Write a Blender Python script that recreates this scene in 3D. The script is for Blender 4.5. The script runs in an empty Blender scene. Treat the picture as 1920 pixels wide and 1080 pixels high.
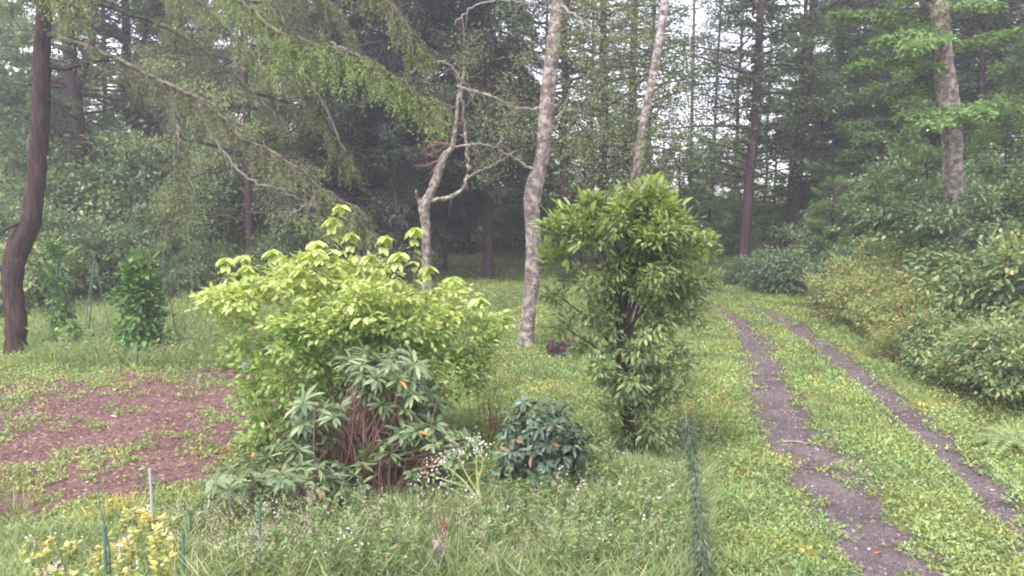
import bpy, math, random
import numpy as np
from mathutils import Vector
random.seed(7)
RNG = np.random.default_rng(11)
PI = math.pi
SC = bpy.context.scene
COL = SC.collection

# ------------------------------------------------------------------ camera, sky, sun, exposure
F_PX, CAM_H, PITCH = 1500.0, 3.0, math.atan(160/1500.0)      # in pixels of the 1920 px wide photograph
cam_d = bpy.data.cameras.new('camera'); cam = bpy.data.objects.new('camera', cam_d); COL.objects.link(cam)
cam.location = (0, 0, CAM_H); cam.rotation_euler = (PI/2 - PITCH, 0, 0)
cam_d.sensor_width = 36; cam_d.lens = 36*F_PX/1920; cam_d.clip_start = .05; cam_d.clip_end = 600
SC.camera = cam
SUN_EL, SUN_AZ = math.radians(58), math.radians(-150)          # azimuth from +Y towards +X
w = bpy.data.worlds.new('World'); SC.world = w; w.use_nodes = True
nt = w.node_tree; nt.nodes.clear()
sky = nt.nodes.new('ShaderNodeTexSky'); sky.sky_type = 'NISHITA'; sky.sun_disc = False
sky.sun_elevation = SUN_EL; sky.sun_rotation = SUN_AZ; sky.air_density = 1.0; sky.dust_density = 1.5; sky.ozone_density = 1.0
hs = nt.nodes.new('ShaderNodeHueSaturation'); hs.inputs['Saturation'].default_value = 0.35; hs.inputs['Value'].default_value = 1.25
bg = nt.nodes.new('ShaderNodeBackground'); bg.inputs['Strength'].default_value = 0.15
wo = nt.nodes.new('ShaderNodeOutputWorld')
nt.links.new(sky.outputs[0], hs.inputs['Color']); wb = nt.nodes.new('ShaderNodeVectorMath'); wb.operation = 'MULTIPLY'; wb.inputs[1].default_value = (1.03, .95, 1.04)
nt.links.new(hs.outputs[0], wb.inputs[0]); nt.links.new(wb.outputs[0], bg.inputs[0]); nt.links.new(bg.outputs[0], wo.inputs[0])
sd = bpy.data.lights.new('sun', 'SUN'); sd.energy = 1.5; sd.angle = math.radians(14); sd.color = (1, .94, .93)
sun = bpy.data.objects.new('sun', sd); COL.objects.link(sun)
_sv = Vector((math.sin(SUN_AZ)*math.cos(SUN_EL), math.cos(SUN_AZ)*math.cos(SUN_EL), math.sin(SUN_EL)))
sun.rotation_euler = _sv.to_track_quat('Z', 'Y').to_euler(); sun.location = _sv*50
SC.view_settings.view_transform = 'Standard'; SC.view_settings.look = 'None'; SC.view_settings.gamma = 1
SC.view_settings.use_curve_mapping = False; SC.view_settings.exposure = 1.6
SC.render.engine = 'CYCLES'; SC.cycles.use_denoising = True
SC.cycles.max_bounces = 6; SC.cycles.diffuse_bounces = 3; SC.cycles.transmission_bounces = 3; SC.cycles.volume_bounces = 1
SC.cycles.filter_width = 2.0
HAZE_DENSITY = 0.0027

# ------------------------------------------------------------------ terrain
def lerp(a, b, t): return a + (b-a)*t
def sst(e0, e1, x):
    t = np.clip((x-e0)/(e1-e0), 0, 1); return t*t*(3-2*t)
def _hash(ix, iy, s):
    n = np.sin(ix*127.1 + iy*311.7 + s*74.7)*43758.5453
    return n - np.floor(n)
def vn(x, y, s=0.0):
    x = np.asarray(x, float); y = np.asarray(y, float)
    ix = np.floor(x); iy = np.floor(y); fx = x-ix; fy = y-iy
    fx = fx*fx*(3-2*fx); fy = fy*fy*(3-2*fy)
    return lerp(lerp(_hash(ix, iy, s), _hash(ix+1, iy, s), fx), lerp(_hash(ix, iy+1, s), _hash(ix+1, iy+1, s), fx), fy)
def fbm(x, y, s=0.0, o=3):
    r = 0; a = .5; t = 0
    for k in range(o):
        r = r + a*vn(np.asarray(x)*2**k, np.asarray(y)*2**k, s+k*3.3); t += a; a *= .55
    return r/t
def H(x, y):
    x = np.asarray(x, float); y = np.asarray(y, float)
    h = 0.03*np.maximum(0, y-17)*sst(15, 26, y)
    xb = 6.1 + (y-10)*0.21
    h = h + 1.35*sst(0, 6, x-xb)*sst(-6, 4, y)*sst(70, 50, y) 
    h = h + 3.6*sst(26, 52, y)*sst(-2, -14, x)
    h = h + 0.10*(fbm(x*.35, y*.35, 5)-.5) + .03*(vn(x*1.7, y*1.7, 9)-.5)
    return h + .22*np.exp(-(((x-1.1)/1.1)**2+((y-7.9)/.8)**2))
_cp, _sp = math.cos(PITCH), math.sin(PITCH)
def ray(px, py):
    u = (px-960)/F_PX; v = (540-py)/F_PX
    d = np.array([u, _cp+v*_sp, -_sp+v*_cp]); return d/d[1]
def G(px, py):                      # pixel -> where its ray meets the terrain
    d = ray(px, py); t = 4.0
    while t < 140:
        if CAM_H + d[2]*t < float(H(d[0]*t, t)): break
        t += .05
    return np.array([d[0]*t, t, float(H(d[0]*t, t))])
def P(px, py, Y):                   # pixel -> point at distance Y
    d = ray(px, py); return np.array([d[0]*Y, Y, CAM_H+d[2]*Y])
def XY(px, Y):                      # column px at distance Y, standing on the terrain
    x = (px-960)/F_PX*Y*1.0; return np.array([x, Y, float(H(x, Y))])

# ------------------------------------------------------------------ mesh collecting
def nrm(a): return a/np.maximum(np.linalg.norm(a, axis=-1, keepdims=True), 1e-9)
class MB:
    def __init__(s): s.v=[]; s.q=[]; s.t=[]; s.qr=[]; s.tr=[]; s.qm=[]; s.tm=[]; s.n=0; s.qs=[]; s.ts=[]
    def add(s, v, q=None, t=None, qr=None, tr=None, mat=0, smooth=False):
        if q is not None and len(q):
            s.q.append(np.asarray(q)+s.n); s.qr.append(np.zeros((len(q),2)) if qr is None else qr); s.qm.append(np.full(len(q), mat)); s.qs.append(np.full(len(q), smooth))
        if t is not None and len(t):
            s.t.append(np.asarray(t)+s.n); s.tr.append(np.zeros((len(t),2)) if tr is None else tr); s.tm.append(np.full(len(t), mat)); s.ts.append(np.full(len(t), smooth))
        s.v.append(np.asarray(v, float)); s.n += len(v)
    def leaves(s, T, p, d, up, L, W, rnd=None, tone=None, mat=0):
        n = len(p)
        if n == 0: return
        tv, tq, tt = T
        d = nrm(d); sv = nrm(np.cross(d, up)); nn = np.cross(sv, d)
        L = np.broadcast_to(L, (n,)); W = np.broadcast_to(W, (n,))
        if rnd is None: rnd = RNG.random(n)
        if tone is None: tone = np.full(n, .5)
        k = len(tv)
        v = (p[:,None,:] + tv[None,:,0,None]*L[:,None,None]*d[:,None,:] + tv[None,:,1,None]*W[:,None,None]*sv[:,None,:]
             + tv[None,:,2,None]*L[:,None,None]*nn[:,None,:]).reshape(-1,3)
        off = (np.arange(n)*k)[:,None,None]
        rt = np.stack([rnd, np.broadcast_to(tone,(n,))], 1)
        q = (off+tq[None]).reshape(-1,4) if len(tq) else None
        t = (off+tt[None]).reshape(-1,3) if len(tt) else None
        s.add(v, q, t, np.repeat(rt, len(tq), 0) if len(tq) else None, np.repeat(rt, len(tt), 0) if len(tt) else None, mat)
    def tube(s, pts, rad, sides=8, rough=0.0, mat=0, cap=False):
        pts = np.asarray(pts, float); rad = np.broadcast_to(np.asarray(rad, float), (len(pts),))
        m = len(pts); tan = np.gradient(pts, axis=0); tan = nrm(tan)
        ref = np.array([.31,.95,.05]) if abs(tan[0][2]) > .7 else np.array([.05,.1,1.])
        a = nrm(np.cross(tan, ref)); b = np.cross(tan, a)
        th = np.arange(sides)*2*PI/sides
        rr = rad[:,None]*(1+rough*(RNG.random((m,sides))-.5)*2)
        v = pts[:,None,:]+rr[:,:,None]*(np.cos(th)[None,:,None]*a[:,None,:]+np.sin(th)[None,:,None]*b[:,None,:])
        i = np.arange(m-1)[:,None]*sides; j = np.arange(sides)[None,:]; j2 = (j+1)%sides
        q = np.stack([i+j, i+j2, i+sides+j2, i+sides+j], -1).reshape(-1,4)
        s.add(v.reshape(-1,3), q, mat=mat, smooth=True)
        if cap:
            base = len(pts)*sides-sides
            c = np.vstack([v[-1], pts[-1:]+tan[-1]*rad[-1]*.15])
            s.add(c, t=[(k,(k+1)%sides,sides) for k in range(sides)], mat=mat)
    def prism(s, c, hx, hy, z0, z1, mat=0, rz=0):
        co, si = math.cos(rz), math.sin(rz); v = []
        for z in (z0, z1):
            for (x, y) in ((-hx,-hy),(hx,-hy),(hx,hy),(-hx,hy)): v.append((c[0]+x*co-y*si, c[1]+x*si+y*co, z))
        s.add(v, [(0,3,2,1),(4,5,6,7),(0,1,5,4),(1,2,6,5),(2,3,7,6),(3,0,4,7)], mat=mat)
    def mesh(s, name, mats):
        me = bpy.data.meshes.new(name)
        v = np.concatenate(s.v).astype(np.float32)
        q = np.concatenate(s.q) if s.q else np.zeros((0,4), int); t = np.concatenate(s.t) if s.t else np.zeros((0,3), int)
        me.vertices.add(len(v)); me.vertices.foreach_set('co', v.ravel())
        loops = np.concatenate([q.ravel(), t.ravel()]).astype(np.int32)
        me.loops.add(len(loops)); me.loops.foreach_set('vertex_index', loops)
        me.polygons.add(len(q)+len(t))
        st = np.concatenate([np.arange(len(q))*4, len(q)*4+np.arange(len(t))*3]).astype(np.int32)
        me.polygons.foreach_set('loop_start', st)
        cat = lambda a, b: np.concatenate([*a, *b]) if (a or b) else np.zeros(0)
        me.polygons.foreach_set('material_index', cat(s.qm, s.tm).astype(np.int32))
        me.update(calc_edges=True)
        me.polygons.foreach_set('use_smooth', cat(s.qs, s.ts).astype(bool))
        rt = cat(s.qr, s.tr)
        for nme, c in (('rnd', 0), ('tone', 1)):
            at = me.attributes.new(nme, 'FLOAT', 'FACE'); at.data.foreach_set('value', rt[:,c].astype(np.float32))
        for m in (mats if isinstance(mats, (list,tuple)) else [mats]): me.materials.append(m)
        return me
    def build(s, name, mats, parent=None):
        o = bpy.data.objects.new(name, s.mesh(name, mats)); COL.objects.link(o)
        if parent is not None: o.parent = parent
        return o
def tag(o, label=None, cat=None, group=None, kind=None):
    for k, v in (('label',label),('category',cat),('group',group),('kind',kind)):
        if v: o[k] = v
    return o
def thing(name, label, cat, loc, rz=0, group=None, scale=1):
    o = bpy.data.objects.new(name, None); COL.objects.link(o); o.location = [float(c) for c in loc]; o.rotation_euler = (0,0,rz)
    o.scale = (scale,)*3 if not isinstance(scale, tuple) else scale
    o.empty_display_size = .2
    return tag(o, label, cat, group)
def copy_tree(src, loc, rz, scale, label):
    r = src.copy(); COL.objects.link(r); r.location = [float(c) for c in loc]; r.rotation_euler = (0,0,rz)
    r.scale = scale if isinstance(scale, tuple) else (scale,)*3
    if label: r['label'] = label
    for ch in list(src.children):
        c = ch.copy(); COL.objects.link(c); c.parent = r
        for g in ch.children:
            d = g.copy(); COL.objects.link(d); d.parent = c
    return r

# leaf templates: (u along, v across, w up), quads, tris
DIA = (np.array([(0,0,0),(.45,-.5,.02),(1,0,-.06),(.45,.5,.02)]), np.array([(0,1,2,3)]), np.zeros((0,3), int))
FOLD = (np.array([(0,0,0),(.5,0,-.02),(1,0,-.16),(.26,-.47,.06),(.72,-.34,-.01),(.26,.47,.06),(.72,.34,-.01)]),
        np.array([(0,3,4,1),(0,1,6,5)]), np.array([(1,4,2),(1,2,6)]))
LANCE = (np.array([(0,0,0),(.55,0,-.03),(1,0,-.22),(.3,-.5,.03),(.75,-.38,-.07),(.3,.5,.03),(.75,.38,-.07)]),
        np.array([(0,3,4,1),(0,1,6,5)]), np.array([(1,4,2),(1,2,6)]))
BLADE = (np.array([(0,-.5,0),(0,.5,0),(.55,.38,-.06),(.55,-.38,-.06),(1,0,-.32)]), np.array([(0,1,2,3)]), np.array([(3,2,4)]))
ROUND = (np.array([(0,0,0),(.15,-.4,.02),(.65,-.5,.02),(1,-.12,-.08),(1,.12,-.08),(.65,.5,.02),(.15,.4,.02),(.5,0,-.04)]),
         np.array([(0,1,2,7),(7,2,3,4),(0,7,5,6)]), np.array([(7,4,5)]))

# ------------------------------------------------------------------ materials
def newmat(name):
    m = bpy.data.materials.new(name); m.use_nodes = True; t = m.node_tree; t.nodes.clear()
    return m, t, t.nodes.new('ShaderNodeOutputMaterial')
def N(t, typ, **kw):
    n = t.nodes.new(typ)
    for k, v in kw.items():
        if k in n.inputs: n.inputs[k].default_value = v
        else: setattr(n, k, v)
    return n
def ramp(t, src, stops):
    r = t.nodes.new('ShaderNodeValToRGB'); e = r.color_ramp.elements
    while len(e) > 1: e.remove(e[-1])
    for i, (p, c) in enumerate(stops):
        el = e[0] if i == 0 else e.new(p); el.position = p; el.color = (*c, 1) if len(c) == 3 else c
    t.links.new(src, r.inputs[0]); return r
def mixc(t, fac, a, b, blend='MIX'):
    m = t.nodes.new('ShaderNodeMix'); m.data_type = 'RGBA'; m.blend_type = blend
    for inp, val in ((m.inputs[0], fac), (m.inputs[6], a), (m.inputs[7], b)):
        if hasattr(val, 'default_value') or hasattr(val, 'links'): t.links.new(val, inp)
        elif isinstance(val, tuple): inp.default_value = (*val, 1) if len(val) == 3 else val
        else: inp.default_value = val
    return m.outputs[2]
def leafmat(name, stops, rough=.5, trans=.3, spec=.3, var=.35, tcol=None, ns=.6, patch=None):
    m, t, out = newmat(name)
    a = N(t, 'ShaderNodeAttribute', attribute_name='rnd'); b = N(t, 'ShaderNodeAttribute', attribute_name='tone')
    r = ramp(t, a.outputs['Fac'], stops)
    geo = t.nodes.new('ShaderNodeNewGeometry'); col = r.outputs[0]
    for (psc, lo, hi, pc) in (patch or []):        # patches of another plant or of drier growth
        pn = N(t, 'ShaderNodeTexNoise', Scale=psc, Detail=4.0, Roughness=.6); t.links.new(geo.outputs['Position'], pn.inputs['Vector'])
        pf = ramp(t, pn.outputs[0], [(lo, (0,0,0)), (hi, (1,1,1))]); col = mixc(t, pf.outputs[0], col, mixc(t, 1.0, col, pc, 'MULTIPLY'))
    nz = N(t, 'ShaderNodeTexNoise', Scale=ns, Detail=2.0); t.links.new(geo.outputs['Position'], nz.inputs['Vector'])
    ad = N(t, 'ShaderNodeMath', operation='ADD'); t.links.new(b.outputs['Fac'], ad.inputs[0]); t.links.new(nz.outputs[0], ad.inputs[1])
    mr = t.nodes.new('ShaderNodeMapRange'); mr.inputs[1].default_value = .3; mr.inputs[2].default_value = 1.7
    mr.inputs[3].default_value = 1-var; mr.inputs[4].default_value = 1+var; t.links.new(ad.outputs[0], mr.inputs[0])
    mv = N(t, 'ShaderNodeVectorMath', operation='SCALE'); t.links.new(col, mv.inputs[0]); t.links.new(mr.outputs[0], mv.inputs['Scale'])
    p = t.nodes.new('ShaderNodeBsdfPrincipled'); p.inputs['Roughness'].default_value = rough; p.inputs['Specular IOR Level'].default_value = spec
    t.links.new(mv.outputs[0], p.inputs['Base Color'])
    tr = t.nodes.new('ShaderNodeBsdfTranslucent')
    hv = N(t, 'ShaderNodeVectorMath', operation='MULTIPLY'); t.links.new(mv.outputs[0], hv.inputs[0]); hv.inputs[1].default_value = tcol or (1.5,1.45,.7)
    t.links.new(hv.outputs[0], tr.inputs[0])
    mx = t.nodes.new('ShaderNodeMixShader'); mx.inputs[0].default_value = trans
    t.links.new(p.outputs[0], mx.inputs[1]); t.links.new(tr.outputs[0], mx.inputs[2]); t.links.new(mx.outputs[0], out.inputs[0])
    return m
def barkmat(name, c1, c2, c3=None, amount=.5, c4=None, sc=9.0, stretch=.25, bump=.6, l_scale=3.0):
    m, t, out = newmat(name); tc = t.nodes.new('ShaderNodeTexCoord')
    mp = t.nodes.new('ShaderNodeMapping'); mp.inputs['Scale'].default_value = (1,1,stretch); t.links.new(tc.outputs['Object'], mp.inputs[0])
    n1 = N(t, 'ShaderNodeTexNoise', Scale=sc, Detail=6.0, Roughness=.65); t.links.new(mp.outputs[0], n1.inputs[0])
    c = ramp(t, n1.outputs[0], [(.32, c1), (.66, c2)]).outputs[0]
    if c3:
        n2 = N(t, 'ShaderNodeTexNoise', Scale=l_scale, Detail=5.0, Roughness=.7); t.links.new(tc.outputs['Object'], n2.inputs[0])
        f = ramp(t, n2.outputs[0], [(1-amount-.08, (0,0,0)), (1-amount+.03, (1,1,1))]); c = mixc(t, f.outputs[0], c, c3)
    if c4:
        n3 = N(t, 'ShaderNodeTexNoise', Scale=l_scale*2.7, Detail=4.0); t.links.new(tc.outputs['Object'], n3.inputs[0])
        f = ramp(t, n3.outputs[0], [(.58, (0,0,0)), (.64, (1,1,1))]); c = mixc(t, f.outputs[0], c, c4)
    p = t.nodes.new('ShaderNodeBsdfPrincipled'); p.inputs['Roughness'].default_value = .9; p.inputs['Specular IOR Level'].default_value = .15
    t.links.new(c, p.inputs['Base Color'])
    bp = t.nodes.new('ShaderNodeBump'); bp.inputs['Strength'].default_value = bump; bp.inputs['Distance'].default_value = .03
    t.links.new(n1.outputs[0], bp.inputs['Height']); t.links.new(bp.outputs[0], p.inputs['Normal']); t.links.new(p.outputs[0], out.inputs[0])
    return m
def plain(name, c, rough=.5, metal=0, spec=.4):
    m, t, out = newmat(name); p = t.nodes.new('ShaderNodeBsdfPrincipled')
    tc = t.nodes.new('ShaderNodeTexCoord'); n = N(t, 'ShaderNodeTexNoise', Scale=25.0, Detail=3.0); t.links.new(tc.outputs['Object'], n.inputs[0])
    cc = mixc(t, n.outputs[0], tuple(x*.75 for x in c), tuple(min(1, x*1.2) for x in c)); t.links.new(cc, p.inputs['Base Color'])
    p.inputs['Roughness'].default_value = rough; p.inputs['Metallic'].default_value = metal; p.inputs['Specular IOR Level'].default_value = spec
    t.links.new(p.outputs[0], out.inputs[0]); return m
def groundmat(name, stops, sc=2.0, fine=40.0, fine_amt=.5, bump=.5, speck=None, speck_t=.66):
    m, t, out = newmat(name); geo = t.nodes.new('ShaderNodeNewGeometry')
    n1 = N(t, 'ShaderNodeTexNoise', Scale=sc, Detail=6.0, Roughness=.6); t.links.new(geo.outputs['Position'], n1.inputs[0])
    c = ramp(t, n1.outputs[0], stops).outputs[0]
    n2 = N(t, 'ShaderNodeTexNoise', Scale=fine, Detail=4.0, Roughness=.7); t.links.new(geo.outputs['Position'], n2.inputs[0])
    f = ramp(t, n2.outputs[0], [(.3, (1-fine_amt,)*3), (.7, (1+fine_amt*.6,)*3)])
    c = mixc(t, 1.0, c, f.outputs[0], 'MULTIPLY')
    if speck:
        vo = N(t, 'ShaderNodeTexNoise', Scale=fine*.45, Detail=2.0); t.links.new(geo.outputs['Position'], vo.inputs[0])
        g = ramp(t, vo.outputs[0], [(speck_t, (0,0,0)), (speck_t+.03, (1,1,1))]); c = mixc(t, g.outputs[0], c, speck)
    p = t.nodes.new('ShaderNodeBsdfPrincipled'); p.inputs['Roughness'].default_value = .9; p.inputs['Specular IOR Level'].default_value = .2
    t.links.new(c, p.inputs['Base Color'])
    bp = t.nodes.new('ShaderNodeBump'); bp.inputs['Strength'].default_value = bump; bp.inputs['Distance'].default_value = .03
    t.links.new(n2.outputs[0], bp.inputs['Height']); t.links.new(bp.outputs[0], p.inputs['Normal']); t.links.new(p.outputs[0], out.inputs[0])
    return m
M = {}
M['ground'] = groundmat('ground_turf', [(.3,(.07,.10,.03)),(.5,(.13,.17,.045)),(.72,(.20,.22,.07))], sc=.6, fine=26.0, fine_amt=.6)
M['rut'] = groundmat('rut_earth', [(.3,(.07,.055,.052)),(.55,(.135,.108,.10)),(.8,(.215,.18,.165))], sc=1.5, fine=55.0, fine_amt=.7, speck=(.26,.21,.19), speck_t=.66)
M['soil'] = groundmat('red_soil', [(.3,(.11,.06,.055)),(.55,(.175,.10,.09)),(.8,(.245,.155,.14))], sc=1.6, fine=34.0, fine_amt=.7, speck=(.30,.28,.12), speck_t=.63)
M['grass'] = leafmat('grass_leaf', [(0,(.12,.185,.07)),(.4,(.215,.295,.10)),(.8,(.34,.41,.14)),(.965,(.40,.43,.18)),(.975,(.42,.30,.17))], rough=.55, trans=.3, var=.5, ns=1.1, patch=[(.55,.48,.62,(.78,.96,1.0)),(.8,.50,.66,(1.10,1.04,.78)),(1.1,.60,.66,(1.5,.95,.75))])
M['tallgrass'] = leafmat('tall_grass_leaf', [(0,(.14,.20,.08)),(.5,(.24,.31,.13)),(.85,(.35,.41,.19)),(.96,(.46,.44,.27))], rough=.6, trans=.35, var=.35, ns=.8)
M['weed'] = leafmat('weed_leaf', [(0,(.13,.21,.08)),(.5,(.22,.32,.12)),(.9,(.33,.42,.17)),(.97,(.42,.30,.14))], rough=.55, trans=.35, var=.3)
M['petal'] = leafmat('pale_petal', [(0,(.50,.44,.40)),(.6,(.64,.59,.53)),(1,(.68,.67,.56))], rough=.6, trans=.3, var=.1, tcol=(1,1,1))
M['ypale'] = leafmat('pale_yellow_leaf', [(0,(.30,.36,.10)),(.4,(.48,.50,.16)),(.7,(.62,.58,.26)),(.9,(.60,.42,.12))], trans=.35, var=.2)
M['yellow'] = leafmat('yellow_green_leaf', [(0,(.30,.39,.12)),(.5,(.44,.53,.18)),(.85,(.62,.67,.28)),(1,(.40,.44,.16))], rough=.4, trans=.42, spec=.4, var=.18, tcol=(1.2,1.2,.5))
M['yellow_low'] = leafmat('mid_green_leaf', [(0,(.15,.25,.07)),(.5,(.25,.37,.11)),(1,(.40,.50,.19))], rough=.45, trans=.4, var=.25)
M['rhodo'] = leafmat('rhododendron_leaf', [(0,(.085,.135,.06)),(.6,(.14,.205,.085)),(.9,(.23,.30,.13)),(.985,(.25,.31,.15)),(.99,(.5,.26,.07))], rough=.42, trans=.15, spec=.5, var=.25)
M['rhodo_dark'] = leafmat('dark_rhododendron_leaf', [(0,(.045,.085,.045)),(.6,(.07,.12,.06)),(.95,(.11,.16,.08)),(.985,(.22,.12,.06))], rough=.36, trans=.1, spec=.6, var=.25)
M['mid_tree'] = leafmat('lance_leaf', [(0,(.11,.16,.06)),(.5,(.165,.225,.085)),(.88,(.24,.31,.12)),(1,(.32,.40,.17))], rough=.38, trans=.28, spec=.5, var=.3)
M['mid_tree_top'] = leafmat('young_lance_leaf', [(0,(.15,.22,.06)),(.5,(.25,.33,.09)),(1,(.38,.46,.16))], rough=.4, trans=.36, spec=.5, var=.2)
M['larch'] = leafmat('larch_needles', [(0,(.105,.145,.06)),(.5,(.165,.21,.085)),(.9,(.24,.29,.125)),(.97,(.24,.19,.11))], rough=.6, trans=.25, var=.3, ns=1.0)
M['larch_bright'] = leafmat('bright_larch_needles', [(0,(.14,.20,.07)),(.6,(.22,.30,.10)),(1,(.31,.40,.15))], rough=.6, trans=.3, var=.25)
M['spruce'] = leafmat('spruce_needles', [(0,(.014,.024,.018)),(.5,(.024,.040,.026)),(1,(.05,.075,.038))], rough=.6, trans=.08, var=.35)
M['pine'] = leafmat('woodland_leaf', [(0,(.055,.095,.05)),(.5,(.09,.14,.07)),(.9,(.14,.19,.085)),(1,(.24,.26,.11))], rough=.55, trans=.28, var=.35, ns=.35)
M['pine2'] = leafmat('broad_woodland_leaf', [(0,(.09,.15,.06)),(.5,(.15,.23,.085)),(.9,(.23,.31,.115)),(1,(.32,.34,.13))], rough=.55, trans=.3, var=.4, ns=.4)
M['beech'] = leafmat('spray_leaf', [(0,(.08,.15,.055)),(.5,(.13,.22,.075)),(1,(.20,.30,.10))], rough=.5, trans=.35, var=.3, ns=.5)
M['shrub'] = leafmat('bank_shrub_leaf', [(0,(.09,.145,.065)),(.5,(.145,.215,.09)),(.93,(.23,.31,.13)),(.99,(.42,.32,.14))], rough=.45, trans=.28, spec=.45, var=.35, ns=.5)
M['shrub_blue'] = leafmat('blue_green_leaf', [(0,(.065,.12,.06)),(.5,(.11,.185,.08)),(1,(.19,.27,.12))], rough=.35, trans=.2, spec=.6, var=.35)
M['shrub_light'] = leafmat('light_shrub_leaf', [(0,(.18,.25,.09)),(.5,(.30,.37,.14)),(.88,(.38,.42,.18)),(.98,(.48,.38,.18)),(1,(.46,.26,.14))], rough=.45, trans=.33, var=.25)
M['ochre'] = leafmat('turning_leaf', [(0,(.42,.30,.12)),(.5,(.52,.42,.15)),(.8,(.5,.22,.1)),(1,(.34,.38,.14))], trans=.35, var=.2)
M['vine'] = leafmat('bean_leaf', [(0,(.06,.15,.04)),(.6,(.11,.23,.055)),(1,(.20,.34,.09))], rough=.45, trans=.3, var=.25)
M['bark_dark'] = barkmat('dark_plum_bark', (.022,.016,.016), (.064,.047,.043), (.11,.09,.08), .33, sc=14, bump=1.0)
M['bark_larch'] = barkmat('fissured_larch_bark', (.022,.014,.013), (.095,.062,.055), (.16,.13,.11), .3, sc=17, stretch=.18, bump=1.2)
M['bark_birch'] = barkmat('lichened_bark', (.07,.052,.052), (.23,.175,.17), (.34,.33,.25), .45, (.10,.075,.075), sc=11, stretch=.6, l_scale=7, bump=.9)
M['bark_white'] = barkmat('pale_birch_bark', (.27,.23,.215), (.50,.45,.42), (.13,.105,.10), .48, sc=7, stretch=2.5, l_scale=7)
M['bark_grey'] = barkmat('mossy_bough_bark', (.04,.03,.028), (.10,.08,.068), (.15,.155,.08), .45, sc=16, l_scale=8)
M['bark_brown'] = barkmat('brown_bark', (.035,.026,.026), (.085,.062,.06), sc=12)
M['bark_reddish'] = barkmat('reddish_pine_bark', (.035,.023,.025), (.085,.055,.055), sc=10)
M['twig_pale'] = barkmat('pale_twig', (.17,.145,.125), (.34,.30,.27), sc=20)
M['twig_brown'] = barkmat('brown_twig', (.17,.10,.08), (.32,.20,.15), sc=20)
M['stem_green'] = plain('green_stem', (.18,.26,.10), .6)
M['stake_green'] = plain('green_coated_stake', (.06,.13,.10), .55)
M['stake_grey'] = plain('grey_metal_pole', (.46,.46,.50), .35, .5)
M['box_blue'] = plain('faded_blue_face', (.26,.33,.42), .5)
M['box_dark'] = plain('dark_plastic', (.08,.07,.08), .5)

# ------------------------------------------------------------------ the setting: ground, ruts, soil
def grid(x0, x1, nx, y0, y1, ny, spread=True):
    return np.linspace(x0, x1, nx), np.linspace(y0, y1, ny)
def sheet(name, xs, ys, mat, keep=None, dz=0.0):
    X, Y = np.meshgrid(xs, ys); Z = H(X, Y)+dz
    v = np.stack([X,Y,Z], -1).reshape(-1,3); nx = len(xs)
    i, j = np.meshgrid(np.arange(nx-1), np.arange(len(ys)-1)); a = (j*nx+i).ravel()
    q = np.stack([a, a+1, a+nx+1, a+nx], 1)
    if keep is not None:
        c = v[q].mean(1); k = keep(c[:,0], c[:,1]); q = q[k]
        u, inv = np.unique(q, return_inverse=True); v = v[u]; q = inv.reshape(-1,4)
    b = MB(); b.add(v, q, smooth=True); return b.build(name, mat)
def flat(px, py): d = ray(px, py); t = -CAM_H/d[2]; return (d[0]*t, t)
RUT_L = [(1745,1190,230),(1672,1075,225),(1595,950,190),(1528,870,150),(1472,800,105),(1450,740,80),(1432,690,70),(1412,640,50),(1385,605,32),(1350,582,18),(1300,570,12)]
RUT_R = [(2010,1090,110),(1920,1005,100),(1850,930,84),(1755,832,66),(1680,765,58),(1605,700,52),(1545,652,46),(1487,613,38),(1430,586,24),(1370,573,14),(1300,564,10)]
def rutline(R):
    o = []
    for (a,b,wd) in R:
        g = G(a, b) if b < 1070 else np.array([*flat(a,b), 0]); o.append((g[1], g[0], wd/F_PX*g[1]*.5))
    o = sorted(o); return np.array(o)
_rl, _rr = rutline(RUT_L), rutline(RUT_R)
def rutmask(x, y, wide=1.0):
    m = np.full(np.shape(x), -9.0)
    for R, s in ((_rl, 1), (_rr, 2)):
        xc = np.interp(y, R[:,0], R[:,1]); hw = np.interp(y, R[:,0], R[:,2])*wide
        m = np.maximum(m, 1-np.abs(x-xc)/np.maximum(hw, .03))
    m = np.where((y < 9.2) & (m > -.5), m-.35*sst(.45,.62,fbm(x*2.6, y*2.0, 91)), m)
    m = np.where((y < _rl[0,0]) , -9, m)
    return np.where(y > _rr[-1,0], -9, m)
H0 = H
def H(x, y):
    x = np.asarray(x, float); y = np.asarray(y, float)
    return H0(x, y) - .035*sst(-.25, .45, rutmask(x, y, 1.1)) + .03*sst(-1.6,-.2, rutmask(x,y,1.1))*(1-sst(-.25,.3,rutmask(x,y,1.1)))
def rutkeep(x, y): return rutmask(x, y, 1.15) + 1.0*(fbm(x*1.8, y*1.8, 3)-.5) + .8*(vn(x*8, y*8, 4)-.5) > .02
gx = np.unique(np.concatenate([np.linspace(-95,-20,40), np.linspace(1.5,9.5,110), np.linspace(-20,20,170), np.linspace(20,95,40)]))
gy = np.unique(np.concatenate([np.linspace(5,26,230), np.linspace(-20,4,14), np.linspace(4,34,150), np.linspace(34,130,60)]))
tag(sheet('ground', gx, gy, M['ground']), kind='structure')

xs = np.arange(1.5, 9.5, .04); ys = np.arange(5, 27, .05)
tag(sheet('path', xs, ys, M['rut'], rutkeep, .008), kind='structure')
def soilf(x, y):                    # reddish bare soil of the garden bed on the left
    yc = 10.7; xc = -5.6
    e = 1-np.sqrt(((x-xc)/3.75)**2+((y-yc-.12*(x-xc))/3.5)**2)
    return e*1.1 + .75*(fbm(x*1.1, y*1.1, 21)-.5) + .5*(fbm(x*4, y*4, 22)-.5)
tag(sheet('soil_bed', np.arange(-11, -1.3, .05), np.arange(6.3, 15, .05), M['soil'], lambda x,y: soilf(x,y) > .10, .006), kind='structure')

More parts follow.
